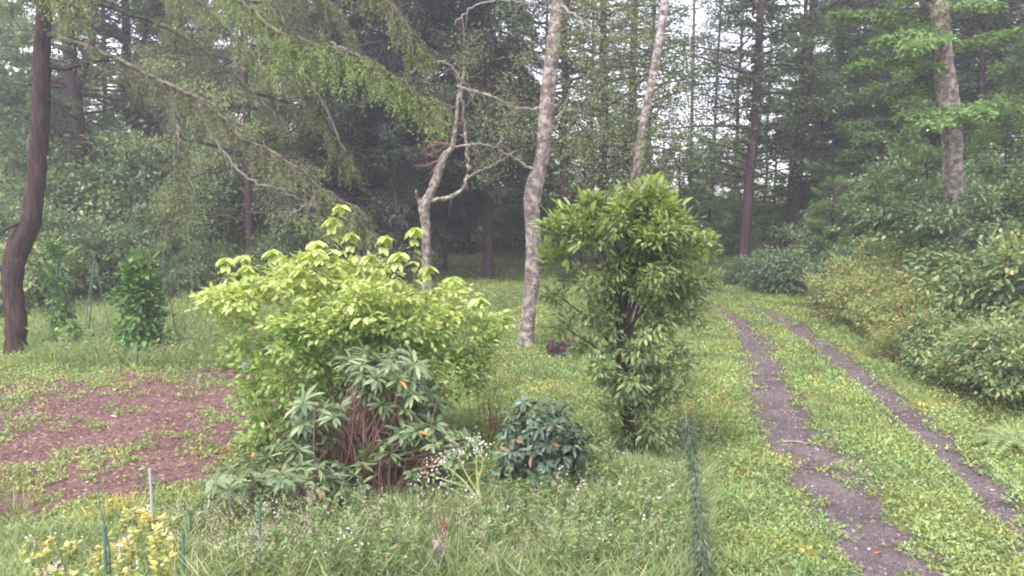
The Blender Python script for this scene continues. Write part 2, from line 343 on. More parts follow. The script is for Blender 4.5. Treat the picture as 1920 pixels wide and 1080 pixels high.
def cr(pts, k=6):                   # Catmull-Rom through points (any dimension)
    p = np.asarray(pts, float); p = np.vstack([2*p[0]-p[1], p, 2*p[-1]-p[-2]]); out = []
    for i in range(1, len(p)-2):
        for s in range(k):
            t = s/k; out.append(.5*((2*p[i])+(-p[i-1]+p[i+1])*t+(2*p[i-1]-5*p[i]+4*p[i+1]-p[i+2])*t*t+(-p[i-1]+3*p[i]-3*p[i+1]+p[i+2])*t**3))
    out.append(p[-2]); return np.array(out)
def wander(p0, d, L, n=8, amp=.12, droop=0.0):
    pts = [np.array(p0, float)]; d = np.array(d, float); d /= np.linalg.norm(d)
    for i in range(n):
        d = d + amp*(RNG.random(3)-.5)*2 + np.array([0,0,-droop/n]); d /= np.linalg.norm(d); pts.append(pts[-1]+d*L/n)
    return np.array(pts)
# ------------------------------------------------------------------ scatter of grass and ground cover
def polar(n, r0, r1, az=41, pw=1.0):
    u = RNG.random(n)
    if pw == 1: r = r0*(r1/r0)**u
    else: e = 1-pw+0; r = (r0**e+u*(r1**e-r0**e))**(1/e)
    a = np.radians((RNG.random(n)*2-1)*az); return r*np.sin(a), r*np.cos(a), r
def rdir(n, zmin=.2, zmax=1.0):
    a = RNG.random(n)*2*PI; z = zmin+(zmax-zmin)*RNG.random(n); return nrm(np.stack([np.cos(a)*(1-z*.6), np.sin(a)*(1-z*.6), z], 1))
UP = np.array([0,0,1.0])
def jit(n, s=.5): return UP+s*(RNG.random((n,3))*2-1)
def gcover(n, tall=False):
    x, y, r = polar(n, 5.2, 46)
    rm = rutmask(x, y) ; sf = soilf(x, y); insoil = (sf > .10) & (x < -1.3) & (y < 15)
    cl = fbm(x*1.3, y*1.3, 31); fine = fbm(x*5, y*5, 32)
    keep = np.where(rm > .05, fine+.25*cl > .54+.42*rm, fine+cl*.5 > .5)
    keep = np.where(insoil, (fbm(x*1.6, y*1.6, 33)+.75*(fine-.5)+.10*(y>12.2)+.05*(x<-7) > .56), keep) & (r < 45)
    x, y, r, cl = x[keep], y[keep], r[keep], cl[keep]; n = len(x)
    return x, y, r, cl, n
b = MB()
x, y, r, cl, n = gcover(330000)
z = H(x, y); s = .6+.055*r**.85                          # leaves counted in larger clumps further off
p = np.stack([x, y, z+.01+RNG.random(n)*.05*s], 1)
b.leaves(DIA, p, rdir(n, .1, .8), jit(n, .6), (.03+.04*RNG.random(n)**2)*s, (.018+.02*RNG.random(n)**2)*s, tone=cl)
x, y, r, cl, n = gcover(90000)
z = H(x, y); s = .6+.055*r**.85
b.leaves(BLADE, np.stack([x,y,z],1), rdir(n, .35, 1), jit(n, .9), (.07+.09*RNG.random(n)**2)*s, .010*s, tone=cl)
nt_ = 1500; xc_, yc_, rc_ = polar(nt_, 5.3, 26)
kk = (rutmask(xc_, yc_) < -.8) & (soilf(xc_, yc_) < .15) & (fbm(xc_*.7, yc_*.7, 77) > .47); xc_, yc_, rc_ = xc_[kk], yc_[kk], rc_[kk]
ix = np.repeat(np.arange(len(xc_)), 46); m_ = len(ix); sz_ = (.5+.9*RNG.random(len(xc_)))[ix]; o_ = RNG.normal(size=(m_,2))*.07*sz_[:,None]
b.leaves(BLADE, np.stack([xc_[ix]+o_[:,0], yc_[ix]+o_[:,1], H(xc_[ix]+o_[:,0], yc_[ix]+o_[:,1])], 1), nrm(np.stack([o_[:,0]*6, o_[:,1]*6, .5+RNG.random(m_)], 1)+RNG.normal(size=(m_,3))*.2), jit(m_, .9), .20*sz_*(.5+.7*RNG.random(m_)), .009*(1+.02*rc_[ix]), tone=RNG.random(len(xc_))[ix])
x, y, r, cl, n = gcover(26000); sw = MB(); sw.leaves(BLADE, np.stack([x,y,H(x,y)+.02],1), rdir(n, -.1, .5), jit(n, .9), .12*(.4+RNG.random(n)), .006*(.8+.03*r), tone=cl)
tag(b.build('lawn_grass', M['grass']), 'short yellow green grass and low leafy ground cover over the lawn', kind='stuff')

# clods, grit and small stones: nobody could count them
def crumbs(name, label, x0, x1, y0, y1, n, size, mat, keep):
    x = x0+RNG.random(n)*(x1-x0); y = y0+RNG.random(n)*(y1-y0); k = keep(x, y); x, y = x[k], y[k]; m = len(x)
    base = np.array([(1,0,0),(-.5,.87,0),(-.5,-.87,0),(0,0,1.0),(.3,.2,-1)]); sz = size*(.3+RNG.random(m)**4*1.9)
    v = (np.stack([x, y, H(x,y)+.008], 1)[:,None,:]+base[None]*sz[:,None,None]*(.6+.8*RNG.random((m,5,3)))*np.array([1,1,.7])).reshape(-1,3)
    off = (np.arange(m)*5)[:,None,None]; t = (off+np.array([(0,1,3),(1,2,3),(2,0,3),(1,0,4),(2,1,4),(0,2,4)])[None]).reshape(-1,3)
    b = MB(); b.add(v, t=t, tr=np.repeat(np.stack([RNG.random(m), np.full(m,.5)],1), 6, 0)); return tag(b.build(name, mat), label, kind='stuff')
M['crumb_soil'] = leafmat('soil_clod', [(0,(.08,.04,.035)),(.6,(.15,.08,.07)),(.90,(.22,.14,.12)),(.95,(.40,.30,.22)),(1,(.20,.24,.10))], rough=.9, trans=0, var=.3)
M['crumb_rut'] = leafmat('rut_grit', [(0,(.06,.048,.055)),(.5,(.13,.105,.115)),(.85,(.21,.18,.18)),(.95,(.32,.24,.18)),(1,(.45,.40,.36))], rough=.8, trans=0, var=.3)
crumbs('soil_clods', 'small reddish clods and crumbs strewn over the bare garden soil', -11, -1.4, 6.3, 14.8, 75000, .015, M['crumb_soil'], lambda x,y: soilf(x,y) > .05)
crumbs('rut_grit', 'dark grit, crumbs and leaf bits lying in the wheel ruts', 1.6, 9, 5.2, 24, 120000, .012, M['crumb_rut'], lambda x,y: rutmask(x,y,1.25)+.5*(vn(x*6,y*6,8)-.5) > 0)
M['straw'] = leafmat('dead_straw', [(0,(.26,.20,.11)),(.6,(.38,.31,.17)),(1,(.50,.42,.26))], rough=.7, trans=.2, var=.25)
def tallpatch(name, label, zones, n, L, W, mat, tmpl=BLADE, zmin=.6, cat='grass'):
    b = MB()
    per = n//len(zones)
    for (px0, px1, py0, py1, hs) in zones:
        px = px0+RNG.random(per)*(px1-px0); py = py0+RNG.random(per)*(py1-py0)
        c0 = G((px0+px1)/2, (py0+py1)/2)
        d = np.stack([(px-960)/F_PX, np.ones(per)], 1)
        v = (540-py)/F_PX; dy = _cp+v*_sp; dz = (-_sp+v*_cp)/dy; Y = -(CAM_H-c0[2]*1.0)/dz
        X = (px-960)/F_PX/dy*Y
        k = fbm(X*2.5, Y*2.5, 44)+.25*RNG.random(per) > .48; X, Y = X[k], Y[k]; m = len(X)
        if not m: continue
        b.leaves(tmpl, np.stack([X, Y, H(X,Y)],1), rdir(m, zmin, 1), jit(m, .9), L*hs*(.5+.8*RNG.random(m)), W*(.6+.8*RNG.random(m)), tone=fbm(X,Y,45))
    return tag(b.build(name, mat), label, kind='stuff')
tag(sw.build('dead_straw', M['straw']), 'short pale dead straws mixed through the lawn', kind='stuff')
tallpatch('tall_grass', 'long pale green grass blades along the near edge and round the garden stakes',
    [(330,1300,960,1130,1.15),(880,1330,930,1130,.8),(100,640,520,690,1.6),(60,480,590,690,1.2),(560,1000,930,1100,.8),(0,420,1000,1130,.6),(1180,1330,820,1000,.8)], 75000, .30, .010, M['tallgrass'])
# leafy weeds: stems with many small leaves
def leafyweeds(name, label, zones, n, hgt, L, W, mat, flowers=0.0, stemmat=None):
    b = MB(); per = n//len(zones)
    for (px0, px1, py0, py1, hs) in zones:
        for _ in range(per):
            px = random.uniform(px0, px1); py = random.uniform(py0, py1); d = ray(px, py); Y = -(CAM_H-float(G((px0+px1)/2,(py0+py1)/2)[2]))/d[2]; X = d[0]*Y
            if vn(X*1.5, Y*1.5, 51) < .28: continue
            h = hgt*hs*random.uniform(.5, 1.15); base = np.array([X, Y, float(H(X,Y))])
            lean = np.array([random.uniform(-.3,.3), random.uniform(-.3,.3), 1.0])
            pts = np.array([base + lean*h*t + np.array([.03*math.sin(5*t+X), 0, 0])*t for t in (0,.35,.7,1)])
            b.tube(pts, [.004,.0035,.003,.0015], 3, mat=1)
            m = int(9+h*28); t = RNG.random(m)**.7; q = base+lean*h*t[:,None]
            b.leaves(DIA, q, rdir(m, -.2, .7), jit(m, .5), L*(.6+.7*RNG.random(m)), W*(.7+.5*RNG.random(m)), tone=RNG.random(m)*.6+.2)
            if random.random() < flowers:
                k = random.randint(4, 12); c = pts[-1]+(RNG.random((k,3))-.5)*np.array([.12,.12,.08])
                b.leaves(DIA, c, rdir(k, -.2, 1), jit(k, .8), .022, .02, mat=2, tone=np.full(k,.6))
    return tag(b.build(name, [mat, M['stem_green'], M['petal']]), label, kind='stuff')
leafyweeds('flowering_weeds', 'thin leafy weeds dotted with tiny white flowers in the near foreground',
    [(430,800,980,1110,1.2),(900,1300,915,1000,.8),(880,1310,980,1110,1.35),(930,1150,900,960,1.0)], 1300, .34, .05, .02, M['weed'], .07)
def seedgrass(name, label, zones, n):
    b = MB(); per = n//len(zones)
    for (px0, px1, py0, py1, hs) in zones:
        for _ in range(per):
            d = ray(random.uniform(px0,px1), random.uniform(py0,py1)); Y = -CAM_H/d[2]; X = d[0]*Y; h = hs*random.uniform(.35,.75)
            w_ = wander((X, Y, float(H(X,Y))), (random.uniform(-.3,.3), random.uniform(-.3,.3), 1), h, 7, .09, .5); b.tube(w_, np.linspace(.003,.0015,8), 3, mat=0)
            m = 34; t = 4.0+3.0*RNG.random(m); i = np.minimum(t.astype(int),6); q = w_[i]+(w_[i+1]-w_[i])*(t-i)[:,None]+RNG.normal(size=(m,3))*.012
            b.leaves(DIA, q, nrm(w_[i+1]-w_[i])+RNG.normal(size=(m,3))*.5, jit(m,.8), .022, .009, mat=1, tone=np.full(m,.6))
            m = 5; b.leaves(BLADE, w_[RNG.integers(0,5,m)], rdir(m,.5,1), jit(m), .22*hs, .009, mat=0)
    return tag(b.build(name, [M['tallgrass'], M['seedhead']]), label, kind='stuff')
M['seedhead'] = leafmat('pale_seed_head', [(0,(.34,.32,.22)),(1,(.52,.49,.38))], trans=.3, var=.2)
seedgrass('seeding_grass', 'tall grass stems with pale feathery seed heads in the tangled near foreground', [(420,900,980,1120,.9),(880,1300,970,1120,.7),(350,620,1000,1120,.8)], 240)
leafyweeds('garden_weeds', 'leafy weeds growing round the vine supports on the far side of the soil bed',
    [(60,230,600,700,1.1),(200,460,560,700,1.0),(330,470,560,700,1.4)], 500, .5, .07, .04, M['weed'], .02)
leafyweeds('pale_foreground_leaves', 'pale yellow and white leaves along the bottom left edge', [(40,250,1035,1120,.55),(230,330,985,1110,.8)], 90, .3, .06, .04, M['ypale'], .3)

# ------------------------------------------------------------------ generators
def traced(spec, k=6):              # [(px,py,Y,width_px)] -> points, radii
    a = np.array([[*P(px,py,Y), w_/F_PX*Y/2] for (px,py,Y,w_) in spec]); c = cr(a, k); return c[:,:3], np.maximum(c[:,3], .002)
def lobes(k, amp):
    dv = nrm(RNG.normal(size=(k,3))); am = amp*(RNG.random(k)*1.6-.6)
    return lambda u: 1+(np.maximum(0, u@dv.T-.55)/.45*am).sum(1)
def crown_pts(profile, n, depth=.85, shell=.55, lob=None):
    """profile: rows (z, xl, xr); returns n points in the volume, and their outward directions"""
    pr = np.array(sorted(profile)); z = np.interp(RNG.random(n), np.linspace(0,1,60), np.interp(np.linspace(0,1,60), *_cdf(pr)))
    xl = np.interp(z, pr[:,0], pr[:,1]); xr = np.interp(z, pr[:,0], pr[:,2]); c = (xl+xr)/2; r = (xr-xl)/2
    a = RNG.random(n)*2*PI; rad = RNG.random(n)**(1-shell)
    zm = (pr[0,0]+pr[-1,0])/2; out = nrm(np.stack([np.cos(a)*r, np.sin(a)*r, (z-zm)*.9], 1)+1e-6)
    k = lob(out) if lob else 1.0
    return np.stack([c+np.cos(a)*rad*r*k, np.sin(a)*rad*r*k*depth, z], 1), out
def _cdf(pr):
    zz = np.linspace(pr[0,0], pr[-1,0], 60); wd = np.maximum(np.interp(zz, pr[:,0], pr[:,2]-pr[:,1]), .05)**1.7
    c = np.cumsum(wd); c = (c-c[0])/(c[-1]-c[0]); return c, zz
def crown_clumps(profile, nmaj, nsub, R_, depth=.85, shell=.6, lob=None, fz=.6):
    C, out = crown_pts(profile, nmaj, depth, shell, lob); idx = np.repeat(np.arange(nmaj), nsub); m = len(idx)
    sz = (.55+.9*RNG.random(nmaj))[idx]; o = nrm(RNG.normal(size=(m,3)))*(RNG.random(m)**.4)[:,None]
    P_ = C[idx]+o*(sz*R_)[:,None]*np.array([1,1,fz]); P_[:,2] = np.maximum(P_[:,2], .04)
    return P_, nrm(out[idx]*.7+o*.8+np.array([0,0,.1])), RNG.random(nmaj)[idx]
def cluster_leaves(b, C, out, per, spread, L, W, tmpl=FOLD, up_d=.1, droop=.2, tone=None, mat=0, lv=.35, fz=.6):
    n = len(C); idx = np.repeat(np.arange(n), per); m = len(idx)
    off = RNG.normal(size=(m,3))*spread*np.array([1,1,fz]); p = C[idx]+off
    d = nrm(off)*.8+out[idx]*.6+np.array([0,0,up_d-droop])+RNG.normal(size=(m,3))*.35
    tn = (RNG.random(n) if tone is None else tone)[idx]
    b.leaves(tmpl, p, d, jit(m, .45), L*(1-lv+2*lv*RNG.random(m)), W*(1-lv+2*lv*RNG.random(m)), tone=tn, mat=mat)
def whorls(b, C, out, per, L, W, mat=0, tilt=.25):
    n = len(C); idx = np.repeat(np.arange(n), per); m = len(idx)
    ax = nrm(out*.6+np.array([0,0,.9])+RNG.normal(size=(n,3))*.25)
    s = nrm(np.cross(ax, np.array([.3,.8,.1]))); u = np.cross(ax, s)
    a = (np.tile(np.arange(per), n)*2.399+np.repeat(RNG.random(n)*6, per)); lay = np.tile(np.arange(per)/per, n)
    L = L*(.65+.55*RNG.random(n))[idx]
    d = np.cos(a)[:,None]*s[idx]+np.sin(a)[:,None]*u[idx]+ax[idx]*(tilt-.1+.8*lay-.45)[:,None]+RNG.normal(size=(m,3))*.22-np.array([0,0,.25])*(RNG.random(n)[idx])[:,None]
    b.leaves(LANCE, C[idx]+d*.012, d, ax[idx]+.15*RNG.normal(size=(m,3)), L*(.7+.5*RNG.random(m)), W*(.8+.4*RNG.random(m)), tone=RNG.random(n)[idx], mat=mat)
def stems(b, base_r, tips, r0=.02, sides=5, mat=0, bow=.15, base=(0,0,0)):
    for tp in tips:
        a = math.atan2(tp[1], tp[0]); q0 = np.array([base[0]+math.cos(a)*base_r*random.random(), base[1]+math.sin(a)*base_r*random.random(), base[2]-.03])
        mid = lerp(q0, tp, .5)+np.array([0,0,bow*np.linalg.norm(tp-q0)])+RNG.normal(size=3)*.05
        pts = cr([q0, lerp(q0,mid,.6)+RNG.normal(size=3)*.02, mid, tp], 4)
        b.tube(pts, np.linspace(r0, r0*.3, len(pts)), sides, mat=mat)

# ------------------------------------------------------------------ background crown meshes (shared)
def layered_crown(z0, z1, rad, nlimb, per, L, W, mat, droop=.12, flat=.06, lowr=.7, name='crown', hang=0.0, tmpl=DIA, gap=.3):
    b = MB()
    for i in range(nlimb):
        z = z0+(z1-z0)*(i+random.random())/nlimb; f = (z-z0)/(z1-z0)
        R = rad*(lowr+(1-lowr)*math.sin(min(1, f*1.7)*PI/2))*(1.15-.75*f)*random.uniform(.55,1.15); a = random.random()*2*PI
        pts = wander((0,0,z), (math.cos(a), math.sin(a), random.uniform(-.15,.45)), R, 6, .16, droop)
        b.tube(pts, np.linspace(.045*R/3+.01, .006, 7), 4, mat=1)
        m = int(per*R/rad*random.uniform(.6,1.3)); t = gap+(1-gap)*RNG.random(m)**.8
        ii = np.minimum((t*6).astype(int), 5); fr = (t*6-ii)[:,None]; q = pts[ii]*(1-fr)+pts[ii+1]*fr
        dv = nrm(pts[ii+1]-pts[ii]); sd = nrm(np.cross(dv, UP)); side = RNG.random(m)*2-1
        # twigs: foliage sits on lateral twigs so that the spray shows fingers and gaps
        tw = np.round(t*16)/16; wd = R*.38*(1.15-t)*(1-.3*np.abs(np.sin(tw*37)))
        q = q+sd*(side*wd)[:,None]+dv*(np.abs(side)*wd*.5)[:,None]
        q[:,2] += RNG.normal(size=m)*flat - np.abs(side)*wd*.25 - hang*RNG.random(m)**2
        d = dv*.5+sd*np.sign(side)[:,None]*.8+RNG.normal(size=(m,3))*.35; d[:,2] -= hang*1.5
        b.leaves(tmpl, q, d, jit(m, .9), L*(.6+.8*RNG.random(m)), W*(.6+.8*RNG.random(m)), tone=np.full(m, random.random())*.7+RNG.random(m)*.3)
    return b.mesh(name, [mat, M['bark_brown']])
def clump_crown(z0, z1, rad, nc, per, L, W, mat, name='broadleaf_crown', cl=.55):
    b = MB(); prof = [(z0, -rad*.75, rad*.75), (lerp(z0,z1,.35), -rad, rad), (lerp(z0,z1,.75), -rad*.8, rad*.8), (z1, -rad*.2, rad*.2)]
    C, out = crown_pts(prof, nc, 1, .45, lobes(10, .35)); C = C[np.argsort(C[:,2])]
    for q in C[::3]:
        z = max(q[2]*.75-.3, .5); pts = cr([np.array([0,0,z]), lerp(np.array([0,0,z]), q, .5)+np.array([0,0,.15]), q], 3); b.tube(pts, np.linspace(.045, .01, len(pts)), 4, mat=1)
    idx = np.repeat(np.arange(nc), per); m = len(idx); r = (cl*(.6+.8*RNG.random(nc)))[idx]; o = RNG.normal(size=(m,3)); o = nrm(o)*(RNG.random(m)**.5)[:,None]
    p = C[idx]+o*r[:,None]*np.array([1.15,1.15,.6]); b.leaves(DIA, p, o+np.array([0,0,-.3])+RNG.normal(size=(m,3))*.4, jit(m,.8), L*(.6+.8*RNG.random(m)), W*(.6+.8*RNG.random(m)), tone=RNG.random(nc)[idx]*.8+.2*RNG.random(m))
    return b.mesh(name, [mat, M['bark_brown']])
CR = {}
CR['open'] = [layered_crown(2.8, 15, 3.9, 62, 620, .15, .09, M['pine'], flat=.11, name='open_crown') for _ in range(3)]
CR['thin'] = [layered_crown(3.0, 15, 4.1, 80, 250, .14, .085, M['pine'], flat=.2, gap=.12, name='thin_crown') for _ in range(2)]
CR['full'] = [clump_crown(1.0, 14.5, 3.6, 150, 250, .15, .10, M['pine2']) for _ in range(3)]
CR['under'] = [layered_crown(.7, 8.5, 3.1, 60, 620, .14, .08, M['beech'], droop=.2, flat=.13, lowr=.95, name='understorey_crown') for _ in range(3)]
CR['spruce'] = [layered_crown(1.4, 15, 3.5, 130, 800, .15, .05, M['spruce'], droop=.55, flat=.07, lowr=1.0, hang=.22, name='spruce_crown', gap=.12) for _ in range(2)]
CR['larchb'] = [layered_crown(1.8, 14, 3.8, 95, 800, .11, .045, M['larch'], droop=.5, flat=.12, lowr=.9, hang=.4, name='larch_crown') for _ in range(2)]

def bg_tree(name, label, cat, px, Y, wpx, lean_px, kind, bark='bark_brown', height=17, group=None, cscale=1.0, bend=0, fork=False, cz=1.0, czo=0.0):
    base = XY(px, Y); t = thing(name, label, cat, base, group=group)
    r = wpx*.78/F_PX*Y/2; b = MB(); dx = lean_px/F_PX*Y        # lean over the visible height of about 9 m
    zs = np.linspace(-.1, height, 14)
    pts = np.stack([dx*zs/9+bend*np.sin(zs*.45)+.03*np.cumsum(RNG.normal(size=14)), .04*np.cumsum(RNG.normal(size=14)), zs], 1); pts -= pts[0]*np.array([1,1,0])
    rr = r*(1-.55*np.linspace(0,1,14)); rr[0] *= 1.35
    c = cr(np.hstack([pts, rr[:,None]]), 3); b.tube(c[:,:3], c[:,3], 10, .06)
    if fork:
        f0 = pts[5]; q = cr([f0, f0+np.array([.5,0,1.0])*1.0, f0+np.array([.9,.1,3.]), f0+np.array([1.0,.2,8])], 4); b.tube(q, np.linspace(r*.6, r*.3, len(q)), 8, .05)
    for k in range(6):                                       # dead stubs and small bare limbs
        z = random.uniform(2, 8); a = random.random()*6.28; i = min(int(z/height*13), 12)
        q = wander(pts[i], (math.cos(a), math.sin(a), .25), random.uniform(.4, 1.6), 5, .25); b.tube(q, np.linspace(r*.16+.006, .004, 6), 4)
    b.build('trunk', M[bark], t)
    if kind:
        me = random.choice(CR[kind]); c = bpy.data.objects.new('crown', me); COL.objects.link(c); c.parent = t
        c.rotation_euler = (0, 0, random.random()*6.28); c.scale = (cscale, cscale, cz); c.location = (0,0,czo)
    return t

# ------------------------------------------------------------------ background trees
BT = 'woodland trees behind the clearing'
# name, label, px, distance, trunk px, lean px, crown, bark, extra
TREES = [
 ('broadleaf_tree','thick misty forked trunk behind the dark leaning larch at far left',160,30,42,-14,'open','bark_dark',dict(fork=True, cscale=1.1)),
 ('broadleaf_tree','straight grey misty trunk in the left woods, right of the thick forked one',246,33,26,6,'open','bark_dark',dict(fork=True)),
 ('broadleaf_tree','faint slim trunk in the left mist between the two thicker misty trunks',205,42,14,8,'thin','bark_brown',{}),
 ('broadleaf_tree','faint far trunk behind the long drooping bough, left woods',350,40,18,0,'open','bark_brown',{}),
 ('broadleaf_tree','leafy tree at the very left edge behind the leaning larch',20,38,20,0,'full','bark_brown',dict(cscale=1.1)),
 ('larch_tree','olive larch with short bare brown trunk standing behind the yellow green bush',466,26,22,4,'larchb','bark_reddish',dict(cscale=1.0, czo=.2)),
 ('larch_tree','drooping olive larch behind the middle of the long bough',350,33,16,0,'larchb','bark_reddish',dict(cscale=.9,czo=1.5)),
 ('larch_tree','tall olive larch left of the dark spruces',585,33,16,0,'larchb','bark_reddish',dict(cscale=1.0)),
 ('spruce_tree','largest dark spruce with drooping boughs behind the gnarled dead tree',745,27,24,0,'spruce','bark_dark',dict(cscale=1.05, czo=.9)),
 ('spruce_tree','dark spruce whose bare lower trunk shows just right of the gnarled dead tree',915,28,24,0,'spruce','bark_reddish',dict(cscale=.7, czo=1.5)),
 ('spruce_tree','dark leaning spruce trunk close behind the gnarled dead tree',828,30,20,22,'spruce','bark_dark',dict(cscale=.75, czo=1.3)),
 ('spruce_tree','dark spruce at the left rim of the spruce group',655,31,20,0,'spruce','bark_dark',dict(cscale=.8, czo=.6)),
 ('pine_tree','dark trunk directly behind the lichened birch',1058,27,22,0,'thin','bark_dark',dict(czo=1)),
 ('pine_tree','dark trunk midway between the lichened birch and the white birch',1130,30,24,4,'thin','bark_dark',{}),
 ('pine_tree','slim dark trunk touching the left side of the white birch',1172,34,18,6,None,'bark_dark',{}),
 ('pine_tree','slender dark trunk rising behind the white birch stem',1215,38,14,6,'thin','bark_dark',{}),
 ('pine_tree','tall reddish brown trunk standing alone in the bright sky gap above the track',1398,29,26,14,'thin','bark_reddish',dict(cz=1.0)),
 ('pine_tree','dark leaning trunk right of the lone reddish trunk',1484,31,26,24,'open','bark_dark',dict(czo=1.5)),
 ('pine_tree','thin dark trunk close left of the leaning dark trunk above the track',1466,34,13,18,None,'bark_dark',{}),
 ('pine_tree','thin trunk half lost in leaves between the two trunks above the track',1375,44,10,5,'thin','bark_dark',{}),
 ('pine_tree','dark trunk in leaves left of the tall lichened right hand tree',1706,30,20,0,'open','bark_dark',dict(czo=1.2)),
 ('pine_tree','slim dark trunk among leaves above the dark shrubs by the track',1640,34,14,-10,'open','bark_dark',dict(czo=1)),
 ('pine_tree','dark trunk first right of the lichened right hand tree',1825,27,15,0,'thin','bark_dark',dict(czo=2.2)),
 ('pine_tree','thicker dark trunk second right of the lichened right hand tree',1853,29,26,-6,'open','bark_dark',dict(czo=2.2)),
 ('pine_tree','dark trunk nearest the right edge of the picture',1908,28,18,0,'open','bark_dark',dict(czo=1.8)),
 ('pine_tree','thin far trunk in the sky gap left of the lone reddish trunk',1330,46,9,0,'thin','bark_dark',dict(cscale=.8)),
 ('pine_tree','hair thin far trunk just right of the lone reddish trunk',1432,48,8,3,None,'bark_dark',{}),
 ('pine_tree','thin far trunk behind the leaves over the end of the track',1290,48,10,0,None,'bark_dark',{}),
 ('pine_tree','far trunk right of the leaning dark trunk',1560,42,12,4,'open','bark_dark',{}),
 ('pine_tree','far thin trunk seen through leaves left of the right hand lichened tree',1745,40,12,2,'open','bark_dark',{}),
]
for (nm, lb, px, Y, wpx, lean, kd, bk, kw) in TREES:
    bg_tree(nm, lb, 'tree', px, Y, wpx, lean, kd, bk, group=BT, **kw)
# deeper wood that closes the view: counted one by one too, but with no detail of its own
def filler(px, Y, kd, sc, label, nm='broadleaf_tree', czo=0.0):
    bg_tree(nm, label, 'tree', px, Y, 12, 0, kd, 'bark_brown', group='deep woodland trees', cscale=sc, czo=czo)
DL = 'dim leafy tree deep in the hazy left woodland'
for k, (px, Y) in enumerate([(-60,48),(390,48),(520,52),(600,46),(690,50)]):
    filler(px, Y, 'full', 1.15, DL)
DS = 'dark conifer deep in the shade behind the spruces'
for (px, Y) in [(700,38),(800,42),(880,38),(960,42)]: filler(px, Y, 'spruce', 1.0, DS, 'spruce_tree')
DR = 'dim leafy tree deep in the woodland behind the right hand trees'
for (px, Y) in [(1560,50),(1640,44),(1700,54),(1800,46),(1900,44),(1990,40),(1600,38)]: filler(px, Y, 'open', 1.2, DR)
DM = 'thin leafed tree deep in the bright woodland beyond the track'
for (px, Y) in [(1030,46),(1110,52),(1190,50)]: filler(px, Y, 'thin', 1.0, DM)

UN = 'young understorey trees in front of the tall trunks'
for (px, Y, kd_s, h_, lb) in [
  (1600,31,1.0,1,'spreading young tree with layered leafy sprays right of the leaning dark trunk'),
  (1530,34,.9,1,'young leafy tree just right of the leaning dark trunk, partly behind it'),
  (1680,28,.85,1,'young leafy tree over the dark thicket, left of the lichened right hand tree'),
  (1745,31,.8,1,'young leafy tree directly left of the lichened right hand tree'),
  (1940,24,.8,1,'young leafy tree cut by the right edge above the bank'),
  (1330,37,.62,1,'small leafy tree at the far end of the track under the bright sky gap'),
  (1270,35,.6,1,'small leafy tree behind the top of the bushy young tree'),
  (1090,33,.62,1,'small leafy tree between the lichened birch and the bushy young tree'),
  (1180,38,.8,1,'leafy sapling tree seen between the white birch and the lone reddish trunk, low'),
  (1380,44,.5,1,'low leafy tree right behind the lone reddish trunk above the track bend'),
  (1450,38,.9,1,'leafy tree between the lone reddish trunk and the leaning dark trunk'),
  (1000,36,.75,1,'leafy small tree close behind the lichened birch'),
  (1860,32,.9,1,'leafy young tree behind the trunks at the right edge'),
  (1650,22.5,.42,1,'thin leafy sapling rising from the pale shrubs on the bank'),
  (1730,20,.45,1,'leafy sapling just left of the foot of the lichened right hand tree'),
  (1880,18.5,.52,1,'leafy sapling just right of the foot of the lichened right hand tree'),
  (1560,25,.4,1,'low leafy sapling in the dark thicket beside the track bend'),
  (60,33,.95,1,'leafy young tree behind the upper part of the leaning larch'),
  (170,36,.85,1,'leafy young tree at the foot of the thick misty trunk'),
  (270,36,.8,1,'leafy young tree at the foot of the straight misty trunk'),
  (400,33,.85,1,'leafy young tree left of the bare reddish trunk'),
  (520,31,.75,1,'leafy young tree right of the bare reddish trunk'),
  (620,32,.7,1,'leafy young tree at the left rim of the spruces')]:
    bg_tree('young_tree', lb, 'tree', px, Y, 7, random.uniform(-6,6), 'under', 'bark_brown', height=8.5*kd_s, group=UN, cscale=kd_s, cz=kd_s)

# far woodland floor growth: a mass of leaves nobody could count, low on the rear slope
def mass(name, label, bands, n, L, W, mat):
    b = MB()
    for (px0, px1, Y0, Y1, h0, h1) in bands:
        m = int(n/len(bands)); px = px0+RNG.random(m)*(px1-px0); Y = Y0+RNG.random(m)*(Y1-Y0); X = (px-960)/F_PX*Y
        top = lerp(h0, h1, fbm(X*.35, Y*.35, 61)**1.2*1.2); zt = RNG.random(m)**.75
        k = fbm(X*1.1, Y*.9+zt*3, 62) > .36; X, Y, top, zt = X[k], Y[k], top[k], zt[k]; m = len(X)
        b.leaves(DIA, np.stack([X, Y, H(X,Y)+top*zt], 1), rdir(m, -.4, .7), jit(m, .6), L*(.6+.8*RNG.random(m)), W*(.6+.8*RNG.random(m)), tone=fbm(X*.8, zt*4+Y*.4, 63))
    return tag(b.build(name, mat), label, kind='stuff')
mass('far_undergrowth', 'low hazy undergrowth and saplings along the foot of the far woodland',
     [(-120,700,36,50,1.5,5),(600,1100,38,54,1.5,5),(1000,1500,40,62,.8,3.0),(1480,2050,34,52,1.5,5)], 150000, .2, .13, M['pine'])

